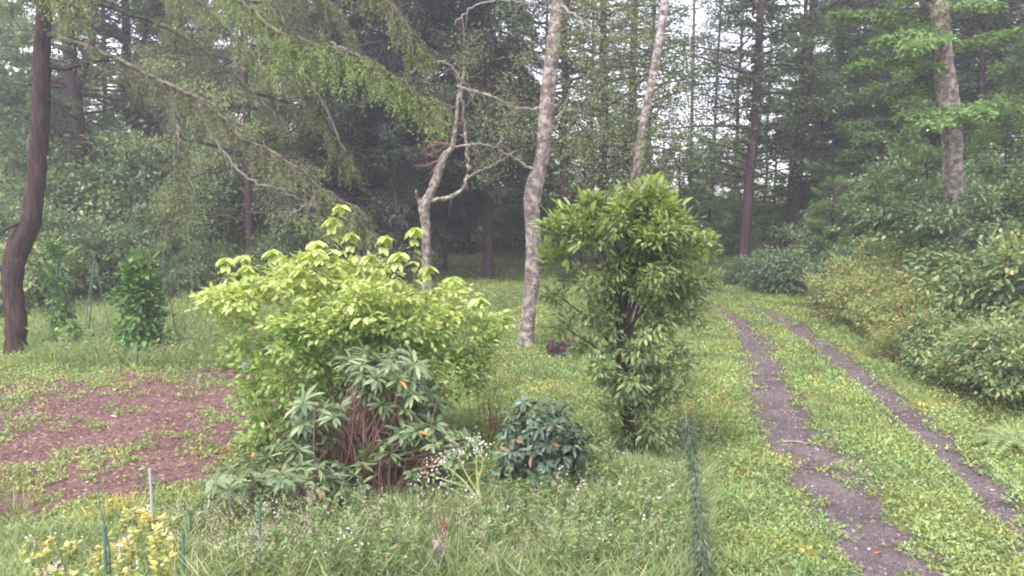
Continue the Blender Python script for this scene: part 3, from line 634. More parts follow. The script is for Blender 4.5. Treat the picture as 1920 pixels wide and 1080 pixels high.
# ------------------------------------------------------------------ shrubs (three sources, copied)
def shrub_parts(t, prof, n, per, L, W, mats, spread=.12, tmpl=FOLD, nst=16, lob=.35, depth=.9, r0=.018, droop=.2, stemmat='twig_brown', mix=None, tonef=None):
    ns_ = 9; wmax = max(p_[2]-p_[1] for p_ in prof); C, out, tn_ = crown_clumps(prof, max(n*2//ns_, 8), ns_, .17*wmax, depth, .6, lobes(9, lob)); n = len(C); per = max(per//2, 4); b = MB(); spread *= .8
    tone = RNG.random(n)*.5+.5*tn_
    if mix:
        sel = RNG.random(n) < mix[1] if not callable(mix[1]) else mix[1](C)
        cluster_leaves(b, C[~sel], out[~sel], per, spread, L, W, tmpl, droop=droop, tone=tone[~sel], mat=0)
        cluster_leaves(b, C[sel], out[sel], per, spread, L, W, tmpl, droop=droop, tone=tone[sel], mat=1)
    else: cluster_leaves(b, C, out, per, spread, L, W, tmpl, droop=droop, tone=tone)
    b.build('foliage', [M[m] for m in mats], t)
    s = MB(); stems(s, .15, C[RNG.choice(n, nst)]*np.array([.9,.9,.95]), r0); s.build('stem', M[stemmat], t)
def proto_shrub(name, label, loc, h, r, matn, rz=0, scale=1, n=240, per=26, L=.12, W=.06, **kw):
    t = thing(name, label, 'shrub', loc, rz, 'shrubs on the bank', scale)
    shrub_parts(t, [(0.05*h,-.55*r,.55*r),(.35*h,-r,r),(.7*h,-.85*r,.9*r),(h,-.25*r,.3*r)], n, per, L, W, matn, **kw); return t
pA = pB = pC = pD = None
SPOT = [  # kind, px, Y, height, label
 ('A',1420,26.5,1.0,'low dark glossy shrub at the left end of the dark thicket beside the track bend'),
 ('A',1475,25,1.25,'dark glossy shrub in the middle of the thicket beside the track bend'),
 ('A',1540,25,1.5,'taller dark shrub at the right end of the thicket beside the track bend'),
 ('B',1600,27,3.0,'large blue green shrub rising behind the dark thicket'),
 ('B',1690,25,3.3,'large blue green shrub behind the yellowing bank shrubs'),
 ('B',1590,21.5,1.6,'mid green shrub at the near foot of the thicket'),
 ('B',1780,22,2.8,'blue green shrub close left of the foot of the lichened right hand tree'),
 ('B',1900,20,3.1,'blue green shrub behind the bank at the right edge'),
 ('C',1640,19.5,1.45,'pale green shrub with yellow tips at the left end of the bank'),
 ('C',1700,17.5,1.35,'light shrub with turning leaves in the middle of the bank'),
 ('C',1690,20.5,1.7,'pale yellowish shrub at the top of the bank'),
 ('C',1770,15.5,1.35,'light green bank shrub with orange tinted leaves below the lichened tree'),
 ('C',1850,17.5,1.5,'light shrub beside the foot of the lichened right hand tree'),
 ('D',1865,12.6,1.0,'green arching bank shrub with long glossy leaves nearest the camera'),
 ('D',1935,14.5,1.8,'tall glossy green shrub at the right edge halfway up the bank'),
 ('B',1960,16.5,3.0,'tall blue green shrub cut by the right edge of the picture'),
 ('D',1935,11.6,1.1,'green shrub low on the bank at the right edge'),
 ('C',1575,22.5,.8,'small pale shrub at the far left toe of the bank near the track bend'),
 ('D',1655,18.3,.7,'small green shrub at the toe of the bank left of the long leaved shrubs'),
 ('C',1715,15.2,.75,'small pale shrub at the front toe of the bank above the right rut'),
 ('C',1900,12.2,.9,'pale leafy shrub low at the right edge among greener ones'),
 ('D',1790,14.0,1.0,'low green shrub at the front of the bank beside the light one'),
]
protos = {}
def place(k, loc, h, label, rz):
    base_h = {'A':1.2,'B':3.0,'C':1.5,'D':1.4}[k]; s = h/base_h; sc = (s*random.uniform(.95,1.2), s*random.uniform(.95,1.15), s)
    if k in protos: return copy_tree(protos[k], loc, rz, sc, label)
    if k == 'A': t = proto_shrub('dark_shrub', label, loc, 1.2, 1.0, ['shrub_blue'], rz, sc, 210, 30, .11, .05, spread=.12, lob=.5)
    if k == 'B': t = proto_shrub('green_shrub', label, loc, 3.0, 1.5, ['shrub','shrub_blue'], rz, sc, 460, 40, .11, .06, spread=.17, lob=.9, mix=('',.45))
    if k == 'C': t = proto_shrub('pale_shrub', label, loc, 1.5, 1.1, ['shrub_light','ochre'], rz, sc, 300, 30, .08, .038, spread=.12, lob=.9, mix=('',.09))
    if k == 'D': t = proto_shrub('glossy_shrub', label, loc, 1.4, 1.1, ['shrub','shrub_light'], rz, sc, 290, 28, .105, .045, spread=.12, lob=.9, tmpl=LANCE, mix=('',.4))
    protos[k] = t; return t
for (k, px, Y, h, lb) in SPOT: place(k, XY(px, Y), h, lb, random.random()*6.28)
LEFTB = [('B',60,30,3.4),('B',130,32,3.0),('B',215,31,3.5),('B',290,33,3.2),('B',-10,27,2.6),('B',370,31,3.0),('B',440,33,3.2),('B',530,32,3.0),('B',600,35,2.6),
         ('B',90,26,2.2),('B',180,27,2.0),('B',270,27.5,2.3),('B',350,27,1.8),('B',545,28,2.0),('D',400,28,1.3),('D',30,24,1.6),('B',20,36,4.2),('B',160,37,4.2),('B',330,38,4.2)]
LLB = ['tall shrub on the left slope behind the leaning larch trunk','bushy green shrub low on the slope right of the leaning larch','green shrub in the middle of the left slope above the bean vines','green shrub on the slope above the dense vine pillar',
 'green shrub at the very left edge of the picture on the slope','shrub on the left slope under the long drooping bough','shrub on the slope directly left of the bare reddish trunk','shrub on the slope right of the bare reddish trunk','shrub on the slope at the left foot of the spruces',
 'low shrub behind the leftmost vine support','low shrub behind the bare stake tripod','low shrub right behind the dense vine pillar','low shrub behind the right stake tripod','low dark shrub behind the tip of the yellow green bush','small glossy shrub left of the bare reddish trunk','small glossy shrub beside the bend of the leaning larch trunk','big rear shrub behind the leaning larch','big rear shrub at the foot of the thick misty trunk','big rear shrub at the foot of the faint far trunk']
for (k, px, Y, h), lb in zip(LEFTB, LLB): place(k, XY(px, Y-2.5), h*(1.35 if h > 2.4 else 1.1), lb, random.random()*6.28)

# ------------------------------------------------------------------ traced near trees
def rooted(spec_px, Yb):
    g = XY(spec_px, Yb); return g
def tree_from(name, label, trunk_spec, mat, sides=12, rough=.07, cat='tree'):
    pts, rad = traced(trunk_spec); base = np.array([pts[0][0], pts[0][1], float(H(pts[0][0], pts[0][1]))])
    t = thing(name, label, cat, base); pts[0][2] = min(pts[0][2], base[2]-.05)
    rad[0] *= 1.35
    b = MB(); b.tube(pts-base, rad, sides, rough); tk = b.build('trunk', M[mat], t)
    return t, base, pts, tk
def gY(px, py): return G(px, py)[1]

# leaning dark larch on the left
YL = gY(28, 662)
larch, lb0, lpts, _ = tree_from('larch_tree', 'dark plum barked larch leaning at far left with long drooping boughs reaching right',
  [(28,668,YL,38),(30,600,YL,37),(22,530,YL,36),(34,465,YL,40),(56,415,YL,36),(68,330,YL,32),(76,220,YL,31),(79,110,YL,28),(83,0,YL,25),(86,-150,YL,24),(90,-400,YL,14)], 'bark_larch', 16, .11)
def bough(parent, base, spec, mat, fol=None, dens=120, hang=.5, L=.07, W=.016, t0=.15, fmat='larch', side=.5, k=6):
    """bare limb through traced points, side twigs, needles as a sub-part"""
    pts, rad = traced(spec, k); pts[1:] += RNG.normal(size=(len(pts)-1,3))*.018; b = MB(); b.tube(pts-base, rad*.85, 7, .18)
    n = len(pts); Ls = np.linalg.norm(np.diff(pts, axis=0), axis=1).sum(); fb = MB()
    for i in range(int(dens*.62*Ls)):
        u = random.random(); 
        if u < t0: continue
        j = min(int(u*(n-1)), n-2); q = lerp(pts[j], pts[j+1], random.random()); dv = nrm(pts[j+1]-pts[j])
        sd = nrm(np.cross(dv, UP)); s = random.choice((-1,1)); hl = hang*2.1*random.uniform(.3,1.15)*(1.1-.55*u)
        d = dv*random.uniform(.1,.9)+sd*s*random.uniform(.1,1)*side*2+np.array([0,0,random.uniform(-.7,.25)])
        w_ = wander(q, d, hl, 5, .15, .9)
        b.tube(w_-base, np.linspace(.008,.0025,6), 3)
        if fol:
            m = int(hl*fol*.6); t = RNG.random(m); ii = np.minimum((t*5).astype(int),4); fr = (t*5-ii)[:,None]
            pp = w_[ii]*(1-fr)+w_[ii+1]*fr+RNG.normal(size=(m,3))*.012-base
            dd = RNG.normal(size=(m,3))*1.0+nrm(w_[ii+1]-w_[ii])*.8+np.array([0,0,-.15])
            pp[:,2] -= RNG.random(m)**2*.16
            fb.leaves(DIA, pp, dd, jit(m,.9), L*(.5+.9*RNG.random(m)), W*(.7+.6*RNG.random(m)), tone=np.full(m, random.random()))
    o = b.build('bough', M[mat], parent)
    if fol: fb.build('needles', M[fmat], o)
    return o
Y1 = YL
bough(larch, lb0, [(90,68,Y1,15),(150,82,Y1-.3,12),(215,107,Y1-.7,10),(300,150,Y1-1.2,9),(372,185,Y1-1.6,10),(415,215,Y1-1.8,9),(450,255,Y1-2,8),(520,290,Y1-2.3,7),(600,350,Y1-2.6,5),(680,400,Y1-2.9,3)], 'bark_grey', 70, 75, .42, t0=.12)
bough(larch, lb0, [(94,122,Y1,12),(125,128,Y1-.2,10),(165,118,Y1-.5,8),(205,112,Y1-.7,6)], 'bark_dark', None, 4, .2)
bough(larch, lb0, [(92,188,Y1,8),(115,195,Y1-.2,6),(132,203,Y1-.3,4)], 'bark_dark', None, 6, .15)
bough(larch, lb0, [(372,188,Y1-1.6,7),(392,245,Y1-1.7,5),(425,290,Y1-1.8,5),(452,325,Y1-1.9,5),(500,348,Y1-2,4),(525,335,Y1-2,3),(548,305,Y1-2.1,2)], 'twig_pale', 12, 12, .22)
bough(larch, lb0, [(468,268,Y1-2.0,5),(510,293,Y1-2.1,5),(550,315,Y1-2.2,5),(595,345,Y1-2.3,4)], 'twig_pale', 12, 22, .25)
bough(larch, lb0, [(330,180,Y1-1.3,5),(328,215,Y1-1.4,4),(335,260,Y1-1.5,2)], 'twig_pale', 20, 16, .3)
# upper boughs: the tree's top stands above the frame
bough(larch, lb0, [(86,-150,Y1,22),(250,-110,Y1-1,16),(420,-20,Y1-2,12),(520,60,Y1-2.5,9),(590,80,Y1-3,7),(680,110,Y1-3.4,5),(760,160,Y1-3.7,4),(815,205,Y1-3.9,2)], 'bark_grey', 85, 95, .50, t0=.25, fmat='larch_bright')
bough(larch, lb0, [(86,-190,Y1,20),(300,-160,Y1-.5,14),(480,-60,Y1-1.3,10),(560,130,Y1-1.8,6),(620,240,Y1-2.1,4),(660,300,Y1-2.2,3)], 'bark_grey', 70, 65, .45, t0=.3)
bough(larch, lb0, [(84,-90,Y1,18),(200,-90,Y1+.6,12),(330,-30,Y1+1,9),(430,60,Y1+1.2,6),(500,140,Y1+1.3,3)], 'bark_grey', 70, 70, .50, t0=.15)
bough(larch, lb0, [(84,-60,Y1,14),(20,-40,Y1-.8,10),(-50,10,Y1-1.4,6),(-90,60,Y1-1.7,3)], 'bark_grey', 90, 90, .5, t0=.1, fmat='larch_bright')
bough(larch, lb0, [(84,-70,Y1,12),(110,-50,Y1-1.6,8),(125,-10,Y1-2.6,5),(140,30,Y1-3.2,3)], 'bark_grey', 60, 80, .4, t0=.1, fmat='larch_bright')
bough(larch, lb0, [(86,-170,Y1,18),(350,-200,Y1-1.6,14),(560,-120,Y1-2.6,10),(680,-40,Y1-3.2,7),(760,40,Y1-3.6,4),(790,90,Y1-3.8,2)], 'bark_grey', 70, 70, .45, t0=.3)
bough(larch, lb0, [(470,268,Y1-1.9,6),(560,350,Y1-2.3,5),(620,385,Y1-2.5,4),(680,425,Y1-2.8,3),(715,455,Y1-3,2)], 'bark_grey', 70, 80, .42, t0=.3)
bough(larch, lb0, [(86,-300,Y1,18),(300,-260,Y1+1,12),(480,-120,Y1+1.6,8),(600,-20,Y1+1.9,5),(660,60,Y1+2,3)], 'bark_grey', 70, 80, .55, t0=.2)
bough(larch, lb0, [(84,-20,Y1,14),(230,20,Y1+1.2,9),(360,80,Y1+2,6),(470,170,Y1+2.4,4),(540,240,Y1+2.5,3)], 'bark_grey', 60, 60, .5, t0=.35)
bough(larch, lb0, [(300,150,Y1-1.2,7),(330,260,Y1-1.5,5),(340,350,Y1-1.8,3),(330,420,Y1-2,2)], 'bark_grey', 60, 60, .5, t0=.3)
for sp in ([(560,120,Y1-2,4),(600,180,Y1-2.1,3),(640,270,Y1-2.2,3),(662,308,Y1-2.2,2)],[(620,80,Y1-2.8,4),(660,100,Y1-2.9,3),(700,115,Y1-3,2)],[(330,190,Y1-1.3,4),(325,230,Y1-1.3,2)],[(600,350,Y1-2.6,4),(580,380,Y1-2.6,3),(545,400,Y1-2.6,2)],[(500,345,Y1-2,3),(560,372,Y1-2.1,3),(600,395,Y1-2.2,2)]):
    bough(larch, lb0, sp, 'twig_pale', None, 14, .25, side=.6, t0=.05)
bough(larch, lb0, [(60,400,Y1,10),(30,420,Y1-.2,8),(-30,445,Y1-.4,6)], 'bark_dark', None, 3, .2)
bough(larch, lb0, [(20,505,Y1,14),(-10,503,Y1-.1,12),(-40,500,Y1-.2,10)], 'bark_dark', None, 3, .2)

# lichened birch at the centre
YB = gY(985, 650)
birch, bb, bp, _ = tree_from('birch_tree', 'lichen spotted grey birch leaning slightly right at the centre of the picture',
  [(984,655,YB,34),(990,590,YB,28),(998,520,YB,29),(1000,450,YB,29),(997,390,YB,30),(1002,350,YB,33),(1015,300,YB,25),(1022,240,YB,29),(1030,150,YB,27),(1040,60,YB,25),(1048,-20,YB,23),(1060,-200,YB,18),(1075,-500,YB,8)], 'bark_birch', 14, .09)
for sp in ([(1022,240,YB,7),(1050,215,YB,6),(1062,190,YB-.1,4),(1068,178,YB-.1,3)],
           [(1010,320,YB,8),(985,310,YB-.2,6),(955,290,YB-.4,4),(935,280,YB-.5,3)],
           [(1018,205,YB,6),(980,203,YB-.3,4),(930,185,YB-.7,4),(890,168,YB-1,3),(850,140,YB-1.2,2)],
           [(1044,20,YB,6),(985,5,YB-.4,4),(930,0,YB-.8,3),(880,18,YB-1,3),(850,48,YB-1.2,2)],
           [(1046,10,YB,7),(1090,35,YB-.4,5),(1130,70,YB-.7,3)]):
    bough(birch, bb, sp, 'twig_pale', None, 7, .35, side=.6)
def airy(parent, base, zones, mat, name='foliage', L=.05, W=.035, per=9, tw='twig_brown'):
    b = MB()
    for (px, py, Y, rpx, n) in zones:
        c = P(px, py, Y)-base; R = rpx/F_PX*Y; C = c+RNG.normal(size=(n,3))*R*.5
        cluster_leaves(b, C, nrm(RNG.normal(size=(n,3))), per, .09, L, W, DIA, tone=RNG.random(n))
        for q in C[::3]: b.tube(wander(q, RNG.normal(size=3)-np.array([0,0,.3]), .35, 4, .2), np.linspace(.004,.0015,5), 3, mat=1)
    b.build(name, [M[mat], M[tw]], parent)
airy(birch, bb, [(1085,20,YB+1.5,80,110),(1130,110,YB+2,90,120),(1110,220,YB+2,90,120),(1090,320,YB+2,80,90),(990,120,YB+1,60,60),(1070,80,YB-.5,60,60),(1100,180,YB-.3,60,50),(1080,280,YB-.3,60,45),(1150,330,YB,70,40),(960,240,YB-.5,50,50),(940,200,YB-.6,50,45),(910,310,YB-.5,45,30),(880,100,YB-1,45,40),(1110,0,YB-.5,60,50)], 'larch')

# gnarled small tree left of it
YD = gY(800, 598)
gn, gb, gp, _ = tree_from('gnarled_tree', 'small gnarled half dead tree forking low, standing in front of the dark spruces',
  [(801,600,YD,22),(801,540,YD,20),(799,470,YD,18),(798,420,YD,18),(795,388,YD,22),(806,365,YD,16),(820,330,YD,17),(832,295,YD,15),(848,275,YD,11),(855,230,YD,7),(860,180,YD,7),(870,135,YD,5),(868,108,YD,3)], 'bark_birch', 12, .12, )
for sp in ([(806,378,YD,11),(830,372,YD-.1,10),(858,362,YD-.1,9),(872,345,YD-.1,8),(878,310,YD,8),(873,260,YD,7),(868,200,YD,6),(858,150,YD,5),(870,120,YD,3)],
           [(796,388,YD,12),(785,375,YD,9),(780,358,YD,6)],
           [(872,340,YD,5),(895,322,YD-.2,4),(925,310,YD-.3,3),(965,285,YD-.5,2)],
           [(858,160,YD,5),(880,168,YD-.2,5),(925,182,YD-.4,5),(960,200,YD-.5,4),(1000,205,YD-.6,3)],
           [(866,155,YD,4),(842,120,YD-.2,4),(800,118,YD-.4,3),(770,135,YD-.5,2)],
           [(850,275,YD,5),(900,270,YD-.2,4),(930,275,YD-.3,3),(940,255,YD-.3,3)]):
    bough(gn, gb, sp, 'bark_birch' if sp[0][3] > 8 else 'twig_pale', None, 9, .4, side=.6)
for k in range(30):
    px, py = random.choice([(855,200),(850,270),(835,300),(868,230)]); q = P(px, py, YD)
    b = MB(); w_ = wander(q-gb, (-random.uniform(.5,1), random.uniform(-.6,.3), random.uniform(-.35,.25)), random.uniform(.5,.95), 8, .22, .3); b.tube(w_, np.linspace(.008,.002,9), 4)
    for j in range(4):
        b.tube(wander(w_[3+j], RNG.normal(size=3)*.5+nrm(w_[4+j]-w_[3+j]), .3, 5, .25), np.linspace(.004,.0015,6), 3)
    b.build('twig', M['twig_brown'], gn)
airy(gn, gb, [(860,95,YD-.2,38,45),(830,190,YD,34,30),(900,200,YD-.2,45,45),(960,220,YD-.4,40,45),(900,265,YD-.2,35,25),(930,290,YD-.3,35,25),(800,130,YD-.2,30,16)], 'larch', name='foliage')

# white birch further right
YW = 21.0
wb, wbb, wp, _ = tree_from('birch_tree', 'slender pale white birch behind the bushy middle tree',
  [(1183,500,YW,21),(1186,430,YW,19),(1190,350,YW,18),(1198,290,YW,17),(1207,230,YW,17),(1217,180,YW,16),(1230,110,YW,16),(1242,40,YW,17),(1250,-30,YW,16),(1262,-200,YW,14),(1270,-400,YW,6)], 'bark_white', 12, .05)
airy(wb, wbb, [(1205,250,YW-.8,40,30),(1195,330,YW-.8,45,40),(1225,150,YW-.7,35,18),(1270,90,YW+1,70,80),(1260,200,YW+1,70,90),(1250,300,YW+1,80,90),(1310,250,YW+1.5,60,50),(1180,20,YW+1,90,110),(1150,120,YW,90,70),(1200,230,YW-.5,90,70),(1120,240,YW,70,45),(1160,40,YW,90,60),(1290,30,YW,60,28),(1230,330,YW,80,50),(1130,390,YW,60,35)], 'larch', L=.07, W=.05)

# lichened tree on the right bank
YR = 17.0
rt, rb, rp, _ = tree_from('lichened_tree', 'tall grey trunk with yellowish lichen patches standing on the right bank',
  [(1816,560,YR,44),(1812,500,YR,40),(1800,440,YR,36),(1790,390,YR,34),(1787,330,YR,33),(1785,260,YR,34),(1778,190,YR,38),(1768,110,YR,34),(1762,30,YR,31),(1757,-40,YR,30),(1750,-250,YR,20),(1745,-450,YR,8)], 'bark_birch', 14, .08)
def sprays(parent, base, specs, mat, L=.11, W=.06, per=260, width=.55, name='bough'):
    for (x0,y0,Ya,x1,y1,Yb) in specs:
        p0, p1 = P(x0,y0,Ya)-base, P(x1,y1,Yb)-base; mid = lerp(p0,p1,.5)+np.array([0,0,.12]); pts = cr([p0, mid, p1], 6)
        b = MB(); b.tube(pts, np.linspace(.022,.004,len(pts)), 5); o = b.build(name, M['bark_dark'], parent)
        n = len(pts); Lr = np.linalg.norm(p1-p0); m = int(per*Lr); t = .1+.9*RNG.random(m)**.8; ii = np.minimum((t*(n-1)).astype(int), n-2); q = pts[ii]
        dv = nrm(pts[ii+1]-pts[ii]); sd = nrm(np.cross(dv, UP)); s = RNG.random(m)*2-1; wd = width*(1.15-t)
        q = q+sd*(s*wd)[:,None]+dv*(np.abs(s)*wd*.6)[:,None]+RNG.normal(size=(m,3))*np.array([.05,.05,.045]); q[:,2] -= np.abs(s)*wd*.25
        f = MB(); f.leaves(FOLD, q, dv*.6+sd*np.sign(s)[:,None]*.7+RNG.normal(size=(m,3))*.3-np.array([0,0,.2]), jit(m,.45), L*(.6+.8*RNG.random(m)), W*(.6+.8*RNG.random(m)), tone=np.repeat(random.random(), m)*.5+.5*RNG.random(m))
        f.build('foliage', M[mat], o)
sprays(rt, rb, [(1785,215,YR,1690,222,YR-1.5),(1785,215,YR,1880,195,YR-1.2),(1783,225,YR,1740,235,YR-2),(1785,210,YR,1845,215,YR-2),(1765,60,YR,1640,80,YR-1),(1765,20,YR,1880,10,YR-1.5),(1768,70,YR,1700,95,YR-2),
  (1762,10,YR,1650,-20,YR-1),(1775,130,YR,1600,120,YR-.5),(1770,100,YR,1900,60,YR+.5),(1780,170,YR,1660,180,YR+.8),(1765,40,YR,1550,30,YR+.5)], 'beech')

# ------------------------------------------------------------------ the bushy young tree in the middle
gt = G(1192, 872); YT = gt[1]; u = YT/F_PX
mt = thing('young_tree', 'bushy young tree with long drooping leaves and bare dark trunk in the middle lawn', 'tree', gt)
def prof_px(rows, cx, base): # rows (py, pxl, pxr) -> (z, xl, xr) relative to base
    return [(P(cx,py,base[1])[2]-base[2], (l-cx)*base[1]/F_PX, (r-cx)*base[1]/F_PX) for (py,l,r) in rows]
pr = prof_px([(340,1212,1246),(372,1170,1268),(400,1090,1280),(430,1058,1292),(480,1045,1300),(540,1048,1300),(590,1052,1290),(640,1080,1275),(690,1115,1268),(740,1130,1262),(790,1150,1245),(830,1165,1225)], 1192, gt)
lob = lob = lobes(16, .12)
C, out, tn = crown_clumps([(z_, x0_*.84, x1_*.84) for (z_, x0_, x1_) in pr], 66, 9, .17, .85, .55, lob, .75)
for (x_, y_, n_) in [(1225,352,9),(1232,375,12),(1185,378,8),(1108,390,12),(1150,402,14),(1272,412,13),(1305,450,12),(1042,425,9),(1045,470,10),(1312,515,9),(1036,560,9),(1060,610,8),(1298,590,10),(1100,650,10),(1272,665,9),(1140,715,9),(1250,745,9),(1172,800,9),(1225,800,9),(1150,765,9),(1265,710,9),(1120,690,9),(1200,750,9),(1240,835,6),(1325,470,6),(1285,540,10),(1070,520,10)]:
    c = P(x_, y_, YT+random.uniform(-.45,.45))-gt; o_ = nrm(RNG.normal(size=(n_,3)))*(RNG.random(n_)**.5)[:,None]*random.uniform(.10,.17)
    C = np.vstack([C, c+o_]); out = np.vstack([out, nrm(o_+c*.15+np.array([0,0,.02]))]); tn = np.concatenate([tn, np.full(n_, random.random())])
hz = C[:,2]/C[:,2].max(); top = (hz > .86-.25*RNG.random(len(hz))) & (RNG.random(len(hz)) < .5)
b = MB()
cluster_leaves(b, C[~top], out[~top], 17, .055, .09, .032, LANCE, droop=.4, mat=0, tone=tn[~top])
cluster_leaves(b, C[top], out[top], 16, .055, .09, .033, LANCE, droop=.05, mat=1, tone=tn[top])
for (x_, y_) in [(1225,335),(1205,360),(1250,350),(1100,368),(1130,385),(1290,405),(1320,448),(1030,400),(1022,455),(1075,375),(1180,370),(1268,372)]:
    c = P(x_, y_+12, YT+random.uniform(-.4,.4))-gt; nn_ = 9; cc = c+RNG.normal(size=(nn_,3))*.06-np.linspace(0,.28,nn_)[:,None]*nrm(c*np.array([1,1,.8]))
    cluster_leaves(b, cc, np.repeat(nrm(c*np.array([1,1,.9]))[None], nn_, 0), 7, .045, .13, .046, LANCE, droop=-.1, mat=1)
b.build('foliage', [M['mid_tree'], M['mid_tree_top']], mt)
b = MB(); tp = P(1170,750,YT)-gt
b.tube(cr([np.array([.03,0,-.08]), np.array([0,0,.12]), P(1180,810,YT)-gt, tp, P(1163,640,YT)-gt, P(1160,560,YT)-gt, P(1175,470,YT)-gt, P(1200,400,YT)-gt], 5), np.linspace(.095,.015,36), 10, .12)
b.build('trunk', M['bark_dark'], mt)
for q in C[RNG.choice(len(C), 26, replace=False)]:
    b = MB(); z0 = min(q[2]*.55+.1, 2.2); s0 = lerp(np.array([0,0,0.0]), P(1165,560,YT)-gt, z0/2.1); s0[2] = z0
    w_ = cr([s0, lerp(s0,q,.5)+np.array([0,0,.08]), q], 5); b.tube(w_, np.linspace(.02,.005,len(w_)), 5, .1); b.build('branch', M['bark_dark'], mt)
# ------------------------------------------------------------------ yellow green bush
YG = 9.4; gb_ = XY(655, YG)
yb = thing('spicebush', 'big bush with bright yellow green drooping leaves behind the rhododendron', 'bush', gb_)
pr = prof_px([(480,590,740),(515,500,780),(545,420,860),(585,440,895),(630,455,905),(680,455,900),(730,450,840),(780,450,770),(830,465,740),(862,500,720)], 655, gb_)
C, out, tn = crown_clumps(pr, 175, 8, .22, .6, .6, lobes(18, .2), .45); 
for (x_, y_, n_) in [(480,690,10),(470,745,11),(500,800,11),(540,740,10),(462,715,9),(525,690,9),(900,635,9),(860,680,9),(790,700,8),(490,835,9),(545,850,9),(450,650,8),(930,610,7),(600,700,9),(870,720,8),(820,760,7)]:
    c = P(x_, y_, YG+random.uniform(-.4,.3))-gb_; o_ = nrm(RNG.normal(size=(n_,3)))*(RNG.random(n_)**.5)[:,None]*random.uniform(.14,.24)
    C = np.vstack([C, c+o_]); out = np.vstack([out, nrm(o_+c*.15+np.array([0,0,.02]))]); tn = np.concatenate([tn, np.full(n_, random.random())])
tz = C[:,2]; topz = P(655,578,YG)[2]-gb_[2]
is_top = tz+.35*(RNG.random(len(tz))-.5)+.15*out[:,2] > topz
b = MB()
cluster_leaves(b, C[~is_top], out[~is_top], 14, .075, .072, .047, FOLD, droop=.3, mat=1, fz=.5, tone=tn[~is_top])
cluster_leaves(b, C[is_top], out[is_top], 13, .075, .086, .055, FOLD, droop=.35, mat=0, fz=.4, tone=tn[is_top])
sb = MB()
SHOOTS = [(635,388,640,560),(720,445,700,560),(775,430,765,540),(848,522,840,620),(508,470,530,560),(420,485,440,560),(590,455,596,560),(460,480,475,560),(595,470,600,560),(655,440,660,560),(560,505,575,580),(690,480,690,570),(945,590,900,650),(385,545,440,600),
          (895,560,860,640),(745,475,730,560),(465,500,480,570),(540,490,545,580),(800,500,790,580),(620,410,640,520)]
for (x1,y1,x0,y0) in SHOOTS:
    dY = random.uniform(-.5,.4); q0, q1 = P(x0,y0+60,YG+dY)-gb_, P(x1,y1,YG+dY)-gb_
    w_ = cr([q0, lerp(q0,q1,.6)+RNG.normal(size=3)*.02, q1, q1+np.array([.05*random.choice((-1,1)),-.03,-.05])], 8); sb.tube(w_, np.linspace(.006,.002,len(w_)), 4)
    m = 26; t = (np.arange(m)/m*.85+.15); ii = (t*(len(w_)-1)).astype(int); sgn = np.where(np.arange(m)%2==0, 1, -1)
    a = np.arange(m)*1.4; d = np.stack([np.cos(a)*.8+sgn*.3, np.sin(a)*.8, np.full(m,-.35)], 1)
    b.leaves(FOLD, w_[ii], d, jit(m,.3), .15*(.7+.5*RNG.random(m)), .085*(.8+.4*RNG.random(m)), mat=0, tone=np.full(m,.7))
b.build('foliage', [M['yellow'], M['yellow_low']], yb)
stems(sb, .3, C[RNG.choice(len(C), 40)]*.95, .014, 5); sb.build('stem', M['twig_brown'], yb)
# ------------------------------------------------------------------ rhododendron in front
gR = G(668, 925); YRh = gR[1]
rh = thing('rhododendron', 'rhododendron with whorls of long leaves over many bare reddish brown stems at the front', 'bush', gR)
def wz(zones, Yc, base):
    Cs = []
    for (px, py, rx, ry, n, dY) in zones:
        a = RNG.random(n)*2*PI; r_ = np.sqrt(RNG.random(n)); X = px+np.cos(a)*r_*rx; Yy = py+np.sin(a)*r_*ry
        yy = Yc+dY+(RNG.random(n)-.5)*1.3*(1-.4*r_)
        Cs.append(np.array([P(X[i], Yy[i], yy[i])-base for i in range(n)]))
    return np.vstack(Cs)
C = wz([(715,695,72,40,44,0),(590,780,58,36,26,-.1),(655,740,60,30,12,.2),(790,815,50,28,22,-.2),(850,840,42,28,20,-.2),(745,735,70,32,24,0),(550,835,34,30,12,0),(800,765,46,30,12,.2),(600,890,50,30,8,-.3),(800,880,40,25,8,-.1)], YRh, gR)
C[:,2] = np.maximum(C[:,2], .15)
out = nrm(C*np.array([1,1,.3])+1e-3)
b = MB(); whorls(b, C, out, 12, .165, .046); b.build('foliage', M['rhodo'], rh)
b = MB()
for q in C:
    a0 = random.random()*6.28; r_ = random.random()*.55; s0 = np.array([math.cos(a0)*r_, math.sin(a0)*r_*.7, -.03]); k1 = lerp(s0, q, .45)*np.array([.85,.85,1])+np.array([0,0,.12])
    w_ = cr([s0, lerp(s0,k1,.5)+RNG.normal(size=3)*.03, k1+RNG.normal(size=3)*.04, lerp(k1,q,.5)+RNG.normal(size=3)*.02, q], 4); b.tube(w_, np.linspace(.011,.004,len(w_)), 5, .2)
for k in range(42):
    a0 = random.random()*6.28; r_ = random.random()*.85; s0 = np.array([math.cos(a0)*r_, math.sin(a0)*r_*.7, -.03]); b.tube(wander(s0, (s0[0]*.6+RNG.normal()*.15, s0[1]*.6, 1), random.uniform(.6,1.25), 7, .10), np.linspace(.011,.004,8), 5, .08)
b.build('stem', M['twig_brown'], rh)
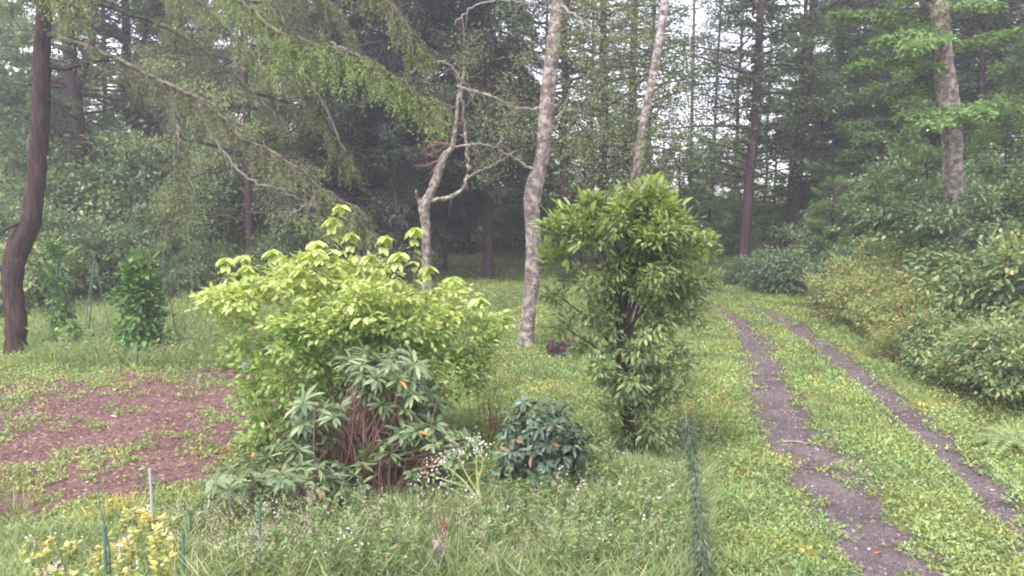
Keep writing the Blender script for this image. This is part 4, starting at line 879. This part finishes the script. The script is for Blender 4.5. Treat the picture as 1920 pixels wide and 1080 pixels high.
# low seedling rhododendrons at its foot
for (px, py, n, s, lb) in [(540,985,46,.68,'low dark green rhododendron spreading at the left foot of the stemmy one'),(725,955,16,.36,'small rhododendron shoot cluster at the right foot of the stemmy one'),(470,1010,14,.4,'small dark rhododendron shoots nearest the soil bed')]:
    g = G(px, py); t = thing('rhododendron', lb, 'bush', g); C = RNG.normal(size=(n,3))*np.array([s*.62,s*.4,.08])+np.array([0,0,.46]); C[:,2] = np.maximum(.16, C[:,2]+.14-.25*np.abs(C[:,0])/s)
    b = MB(); whorls(b, C, nrm(C*np.array([1,1,.3])+1e-3), 11, .14, .042); b.build('foliage', M['rhodo'], t)
    b = MB(); stems(b, .1, C, .008, 4); b.build('stem', M['twig_brown'], t)
# rounded darker rhododendron to the right
gQ = G(1010, 930); rq = thing('rhododendron', 'rounded bluish dark rhododendron between the stemmy one and the bushy young tree', 'bush', gQ)
pr = prof_px([(748,975,1060),(785,945,1082),(840,935,1094),(895,930,1085),(935,950,1060)], 1010, gQ)
C, out = crown_pts(pr, 250, .8, .5, lobes(10,.3)); b = MB(); whorls(b, C, out, 11, .125, .038); b.build('foliage', M['rhodo_dark'], rq)
b = MB(); stems(b, .12, C[::3]*.95, .010, 4); b.build('stem', M['twig_brown'], rq)
# thin twiggy brown bush between
gT = G(925, 830); t = thing('twiggy_bush', 'sparse twiggy bush with small brownish leaves right of the yellow green bush', 'bush', gT)
pr = prof_px([(690,880,990),(740,870,985),(800,890,970),(830,910,940)], 925, gT)
shrub_parts(t, pr, 120, 9, .05, .025, ['shrub_light','ochre'], spread=.08, tmpl=DIA, nst=34, r0=.007, mix=('',.12))
gT = G(1275, 830); t = thing('sapling_bush', 'wispy small leaved bush on the right of the bare trunk of the young tree', 'bush', gT)
pr = prof_px([(695,1235,1300),(740,1215,1330),(800,1220,1335),(845,1250,1320)], 1275, gT)
shrub_parts(t, pr, 150, 10, .045, .025, ['grass','weed'], spread=.09, tmpl=DIA, nst=20, r0=.006)
gT = G(1120, 850); t = thing('low_bush', 'low grey green shoots between the dark rhododendron and the young tree trunk', 'bush', gT)
shrub_parts(t, prof_px([(790,1075,1150),(840,1070,1165)], 1120, gT), 45, 12, .07, .03, ['weed'], spread=.07, tmpl=DIA, nst=12, r0=.005)

# ------------------------------------------------------------------ garden stakes and vines
def stake(b, p0, p1, r=.011, mat=0): b.tube(np.array([p0, lerp(p0,p1,.97), p1]), [r, r, r*.6], 7, mat=mat, cap=True)
def tripod(name, label, px, py_top, pys, spreadpx, mat='stake_green'):
    g = G(px, pys); t = thing(name, label, 'plant support', g); top = P(px, py_top, g[1])-g
    for a in (0.3, 2.4, 4.5):
        R = spreadpx/F_PX*g[1]; f = np.array([math.cos(a)*R, math.sin(a)*R, 0]); f[2] = float(H(g[0]+f[0], g[1]+f[1]))-g[2]-.1
        b = MB(); d = top-f; stake(b, f, f+d*1.08); b.build('stake', M[mat], t)
    b = MB(); a = np.linspace(0, 4*PI, 30); b.tube(np.stack([np.cos(a)*.025, np.sin(a)*.025, top[2]-.02+a*.004], 1), .005, 5); b.build('tie', M['twig_brown'], t)
    return t, g, top
VG = []
for (lbt, lbv, px, py, base, sp, n) in [
   ('leftmost stake tripod, half hidden by climbing vine beside the leaning larch', 'thin climbing vine on the leftmost stake tripod', 112, 470, 655, 34, 60),
   ('bare green stake tripod between the two vines', None, 177, 487, 655, 36, 0),
   ('stake tripod buried in the dense pillar of vine', 'dense pillar of climbing bean vine with tiny orange flowers', 266, 478, 668, 26, 240),
   ('bare green stake tripod right of the dense vine pillar', None, 306, 490, 660, 30, 0)]:
    t, g, top = tripod('stake_tripod', lbt, px, py, base, sp)
    if lbv:
        v = thing('climbing_vine', lbv, 'vine', g); zt = top[2]
        if n > 100: C, out = crown_pts([(.02,-.36,.40),(.5,-.36,.38),(1.1,-.28,.34),(1.6,-.2,.28),(zt+.1,-.08,.12)], n, .9, .4, lobes(8,.3))
        else: C, out = crown_pts([(.02,-.3,.55),(.4,-.2,.5),(.9,-.15,.2),(1.5,-.25,.2),(zt+.15,-.25,.25)], n, .9, .4, lobes(6,.3))
        b = MB(); cluster_leaves(b, C, out, 14, .08, .11, .095, FOLD, droop=.4); b.build('foliage', M['vine'], v)
        b = MB()
        for k in range(5):
            a = np.linspace(0, 9, 40); b.tube(np.stack([np.cos(a+k)*.16*(1-a/11), np.sin(a+k)*.16*(1-a/11), a/9*zt], 1), .004, 4)
        b.build('stem', M['stem_green'], v)
        b = MB(); m = 12; ci = RNG.choice(len(C), m); b.leaves(ROUND, C[ci]+out[ci]*.1, rdir(m), jit(m), .05, .05); 
        b.build('flower', M['petal'], v)
def single(name, label, px, pyt, pyb, wpx, mat, lean=0, cat='garden stake', cap=True, Yd=None):
    g = G(px, pyb) if pyb < 1075 else np.array([*flat(px, pyb), 0]); g[2] = float(H(g[0], g[1])); t = thing(name, label, cat, g)
    top = P(px+lean, pyt, g[1])-g; b = MB(); r = wpx/F_PX*g[1]/2; stake(b, np.array([0,0,-.15]), top, r); b.build('rod', M[mat], t)
    if cap: b = MB(); b.tube(np.array([top-[0,0,.02], top+[0,0,.015]]), [r*1.35, r*1.2], 8, cap=True); b.build('cap', M[mat], t)
    return t, g, top
single('metal_pole', 'pale grey metal pole sticking up beside the soil bed', 289, 882, 1010, 6, 'stake_grey', -8, 'pole')
single('garden_stake', 'green garden stake with a bent stem leaning on it, bottom left', 198, 990, 1110, 6, 'stake_green', -2)
single('garden_stake', 'short green garden stake near the bottom edge right of the metal pole', 344, 1002, 1110, 6, 'stake_green', -1)
single('garden_stake', 'thin dark green garden stake in the weeds below the low rhododendron', 487, 945, 1100, 5, 'stake_green', 0)
single('garden_stake', 'dark green stake tip poking out of the top of the rhododendron', 714, 622, 860, 5, 'stake_green', 0)
single('garden_stake', 'short thin green stake at the foot of the dense vine pillar', 255, 640, 690, 4, 'stake_green', 2, cap=False)
g = np.array([*flat(203,1105), 0]); t = thing('bent_stem', 'thin curved dark green stem beside the bottom left garden stake', 'plant stem', g)
b = MB(); b.tube(cr([np.array([0,0,-.1]), P(206,1040,g[1])-g, P(196,985,g[1])-g, P(186,940,g[1])-g, P(184,895,g[1])-g],5), np.linspace(.008,.0035,21), 5); b.build('stem', M['stake_green'], t)
# faded blue box in the grass
g = G(462, 700); t = thing('garden_box', 'small dark box with faded blue face in grass left of the yellow green bush', 'box', g, .35)
b = MB(); b.prism((0,0), .115, .10, 0, .26); b.build('body', M['box_dark'], t)
b = MB(); b.prism((.02,-.103), .085, .006, .045, .25); pl = b.build('panel', M['box_blue'], t)
b = MB()
for k in range(3): b.prism((-.02+.035*k,-.1115), .009, .0025, .12, .20)
b.build('mark', M['stake_grey'], pl)
# brown clump of dead stems and a stump right of the birch
g = G(1052, 668); t = thing('brown_stump', 'low reddish brown rotten stump in the grass right of the lichened birch', 'stump', g)
b = MB()
for k in range(5): 
    x0 = (k-2)*.10; b.tube(cr([np.array([x0,0,-.05]), np.array([x0*1.05,0,.14+.05*random.random()]), np.array([x0*1.1+.03,.02,.24+.12*random.random()])],3), np.linspace(.10,.04,7), 9, .3, cap=True)
b.build('wood', M['bark_reddish'], t)
b = MB(); C = RNG.normal(size=(50,3))*np.array([.22,.12,.06])+np.array([0,0,.14]); cluster_leaves(b, C, rdir(50), 5, .04, .07, .04, DIA); b.build('dead_leaves', M['bark_brown'], t)

# ------------------------------------------------------------------ foreground singles
g = np.array([*flat(905,1010), 0.0]); g[2] = float(H(g[0],g[1])); t = thing('flowering_weed', 'tall pale green weed stalk with fluffy white flower heads leaning left at the front', 'weed', g)
b = MB(); f = MB(); lf = MB()
for (pp) in ([(906,1010),(905,960),(895,900),(893,860),(888,828)],[(905,960),(880,915),(850,885),(820,865)],[(900,930),(875,890),(858,850)],[(904,945),(870,930),(825,905)],[(897,900),(905,870),(900,845)],[(880,915),(850,905),(805,890)]):
    w_ = cr([P(x_,y_,g[1]-(.0+.06*i))-g for i,(x_,y_) in enumerate(pp)], 5); b.tube(w_, np.linspace(.012,.0045,len(w_)), 5)
    m = 34; c = w_[-1]+RNG.normal(size=(m,3))*np.array([.05,.04,.04]); f.leaves(DIA, c, rdir(m,-.3,1), jit(m,.8), .028, .018, tone=np.full(m,.6))
    m = 14; t_ = (RNG.random(m)*(len(w_)-1)).astype(int); lf.leaves(BLADE, w_[t_], rdir(m,.1,.8), jit(m), .09, .012)
b.build('stem', plain('pale_stalk', (.42,.48,.20), .6), t); tag(f.build('flower_head', M['petal'], t), kind='stuff'); tag(lf.build('leaf', M['weed'], t), kind='stuff')
gg = np.array([*flat(1312,1120), 0.0]); t = thing('feathery_plant', 'dark green feathery spire of fine drooping needles at the bottom, left of the track', 'plant', gg)
b = MB(); w_ = cr([P(1318,1120,gg[1])-gg, P(1316,1040,gg[1])-gg, P(1308,940,gg[1]+.1)-gg, P(1297,840,gg[1]+.2)-gg, P(1285,770,gg[1]+.3)-gg], 8); b.tube(w_, np.linspace(.010,.003,len(w_)), 6); b.build('stem', M['stem_green'], t)
b = MB(); m = 2200; q = (RNG.random(m)**2.2*(len(w_)-1)).astype(int); a = RNG.random(m)*6.28; sp_ = .11*(1.1-q/len(w_)*.9)*RNG.random(m)*(.4+.6*np.sin(q*2.1+a)**2)
c = w_[q]+np.stack([np.cos(a)*sp_, np.sin(a)*sp_, -sp_*.9], 1); b.leaves(DIA, c, np.stack([np.cos(a)*.5,np.sin(a)*.5,-RNG.random(m)*1.2],1), jit(m), .07, .010, tone=RNG.random(m)*.4)
b.build('foliage', M['rhodo_dark'], t)
g = np.array([*flat(820,1090), 0.0]); t = thing('purple_plant', 'small purple grey leaved plant with a brown seed spike at the bottom edge', 'plant', g)
M['purple'] = leafmat('purple_leaf', [(0,(.20,.14,.19)),(.6,(.32,.24,.31)),(1,(.42,.34,.40))], trans=.15, var=.2, tcol=(1.1,.9,1.1))
M['seed'] = leafmat('brown_seed', [(0,(.18,.09,.07)),(1,(.30,.17,.12))], trans=.05, var=.2)
b = MB(); b.tube(cr([np.array([0,0,-.05]), P(822,1050,g[1])-g, P(832,990,g[1])-g],5), np.linspace(.008,.003,11), 5); b.build('stem', M['twig_brown'], t)
b = MB(); a = np.arange(16)*2.4; zz = np.linspace(.06,.32,16); b.leaves(LANCE, np.stack([0*a+.01,0*a,zz],1), np.stack([np.cos(a),np.sin(a),.25+0*a],1), jit(16,.4), .11*(.6+.6*RNG.random(16)), .032); b.build('foliage', M['purple'], t)
b = MB(); m = 90; tp = P(832,990,g[1])-g; b.leaves(DIA, tp+RNG.normal(size=(m,3))*np.array([.014,.014,.05]), rdir(m), jit(m), .03, .016); b.build('seed_spike', M['seed'], t)
# fern frond at the right edge
g = XY(1900, 9.6); g = np.array([ray(1905,830)[0]*9.6, 9.6, float(H(ray(1905,830)[0]*9.6, 9.6))]); t = thing('fern', 'bright green fern fronds arching low at the right edge under the bank shrubs', 'fern', g)
for k in range(9):
    a = k*.7+.3; L_ = random.uniform(.45,.7); w_ = wander((0,0,.02), (math.cos(a), math.sin(a), 1.1), L_, 14, .02, 1.5); b = MB(); b.tube(w_, np.linspace(.005,.001,15), 4)
    q = np.repeat(np.arange(1,15), 4); s = np.tile([1,-1,1,-1], 14); dv = nrm(np.gradient(w_, axis=0))[q]; sd = nrm(np.cross(dv, UP)); b.leaves(DIA, w_[q]+dv*np.tile([0,0,.02,.02],14)[:,None], sd*s[:,None]+dv*.4, nrm(np.cross(sd, dv)), .17*np.sin(q/15*PI)**.6*.9, .022, mat=1, tone=np.full(len(q),.8)); b.build('frond', [M['stem_green'], M['weed']], t)

# fallen pale leaves on the soil, the stick on the track, orange leaves
def litter(name, label, pts, size, mat, group, cat='fallen leaf'):
    src = None
    for i, (px, py) in enumerate(pts):
        g = G(px, py); g[2] += .015
        if src is None:
            b = MB(); b.leaves(ROUND, np.zeros((1,3)), np.array([[1.,0,.05]]), np.array([[0,0,1.]]), size, size*.7, rnd=np.array([.8]), tone=np.array([.5])); o = src = b.build(name, M[mat])
        else: o = src.copy(); COL.objects.link(o)
        s = random.uniform(.7,1.3); o.location = g; o.rotation_euler = (random.uniform(-.4,.4), random.uniform(-.4,.4), random.random()*6.28); o.scale = (s,s,s); tag(o, label, cat, group)
litter('fallen_leaf', 'pale whitish fallen leaf lying on the reddish soil', [(196,838),(340,860),(345,826),(283,804),(138,862),(232,801),(456,864),(478,918),(105,798),(395,858),(53,852),(312,920),(220,784),(270,880),(372,905),(160,908),(440,768),(362,842)], .075, 'petal', 'pale fallen leaves on the soil')
litter('fallen_leaf', 'pale fallen leaf lying on the grass beside the track', [(1903,942),(1750,928),(1865,925),(1640,870),(1830,960),(1590,665),(1595,786),(1560,735)], .07, 'petal', 'pale fallen leaves by the track')
litter('fallen_leaf', 'orange fallen leaf lying in the grass', [(1335,738),(1500,940),(1668,922),(1690,912),(1560,870),(1440,865),(1780,905),(820,860),(1605,1000),(1650,1040)], .07, 'ochre', 'orange fallen leaves')
g = G(1492, 834); t = tag((lambda b: (b.tube(cr([(-.16,.02,.02),(0,0,.03),(.10,-.03,.02),(.18,-.04,.025)],4), np.linspace(.016,.008,13), 6, .15), b.tube(cr([(.02,0,.03),(.10,.05,.035),(.15,.07,.03)],3), np.linspace(.009,.004,7), 5), b.build('fallen_stick', M['twig_pale']))[-1])(MB()), 'pale broken stick lying across the left rut of the track', 'stick'); t.location = g

# ------------------------------------------------------------------ the misty air
m, t, out = newmat('haze_air'); pv = t.nodes.new('ShaderNodeVolumePrincipled')
pv.inputs['Color'].default_value = (.90,.87,.98,1); pv.inputs['Density'].default_value = HAZE_DENSITY; pv.inputs['Anisotropy'].default_value = .3
t.links.new(pv.outputs[0], out.inputs['Volume'])
b = MB(); b.prism((0, 55), 98, 78, -3, 26); tag(b.build('haze', m), 'thin pale mist hanging in the woodland air', kind='stuff')
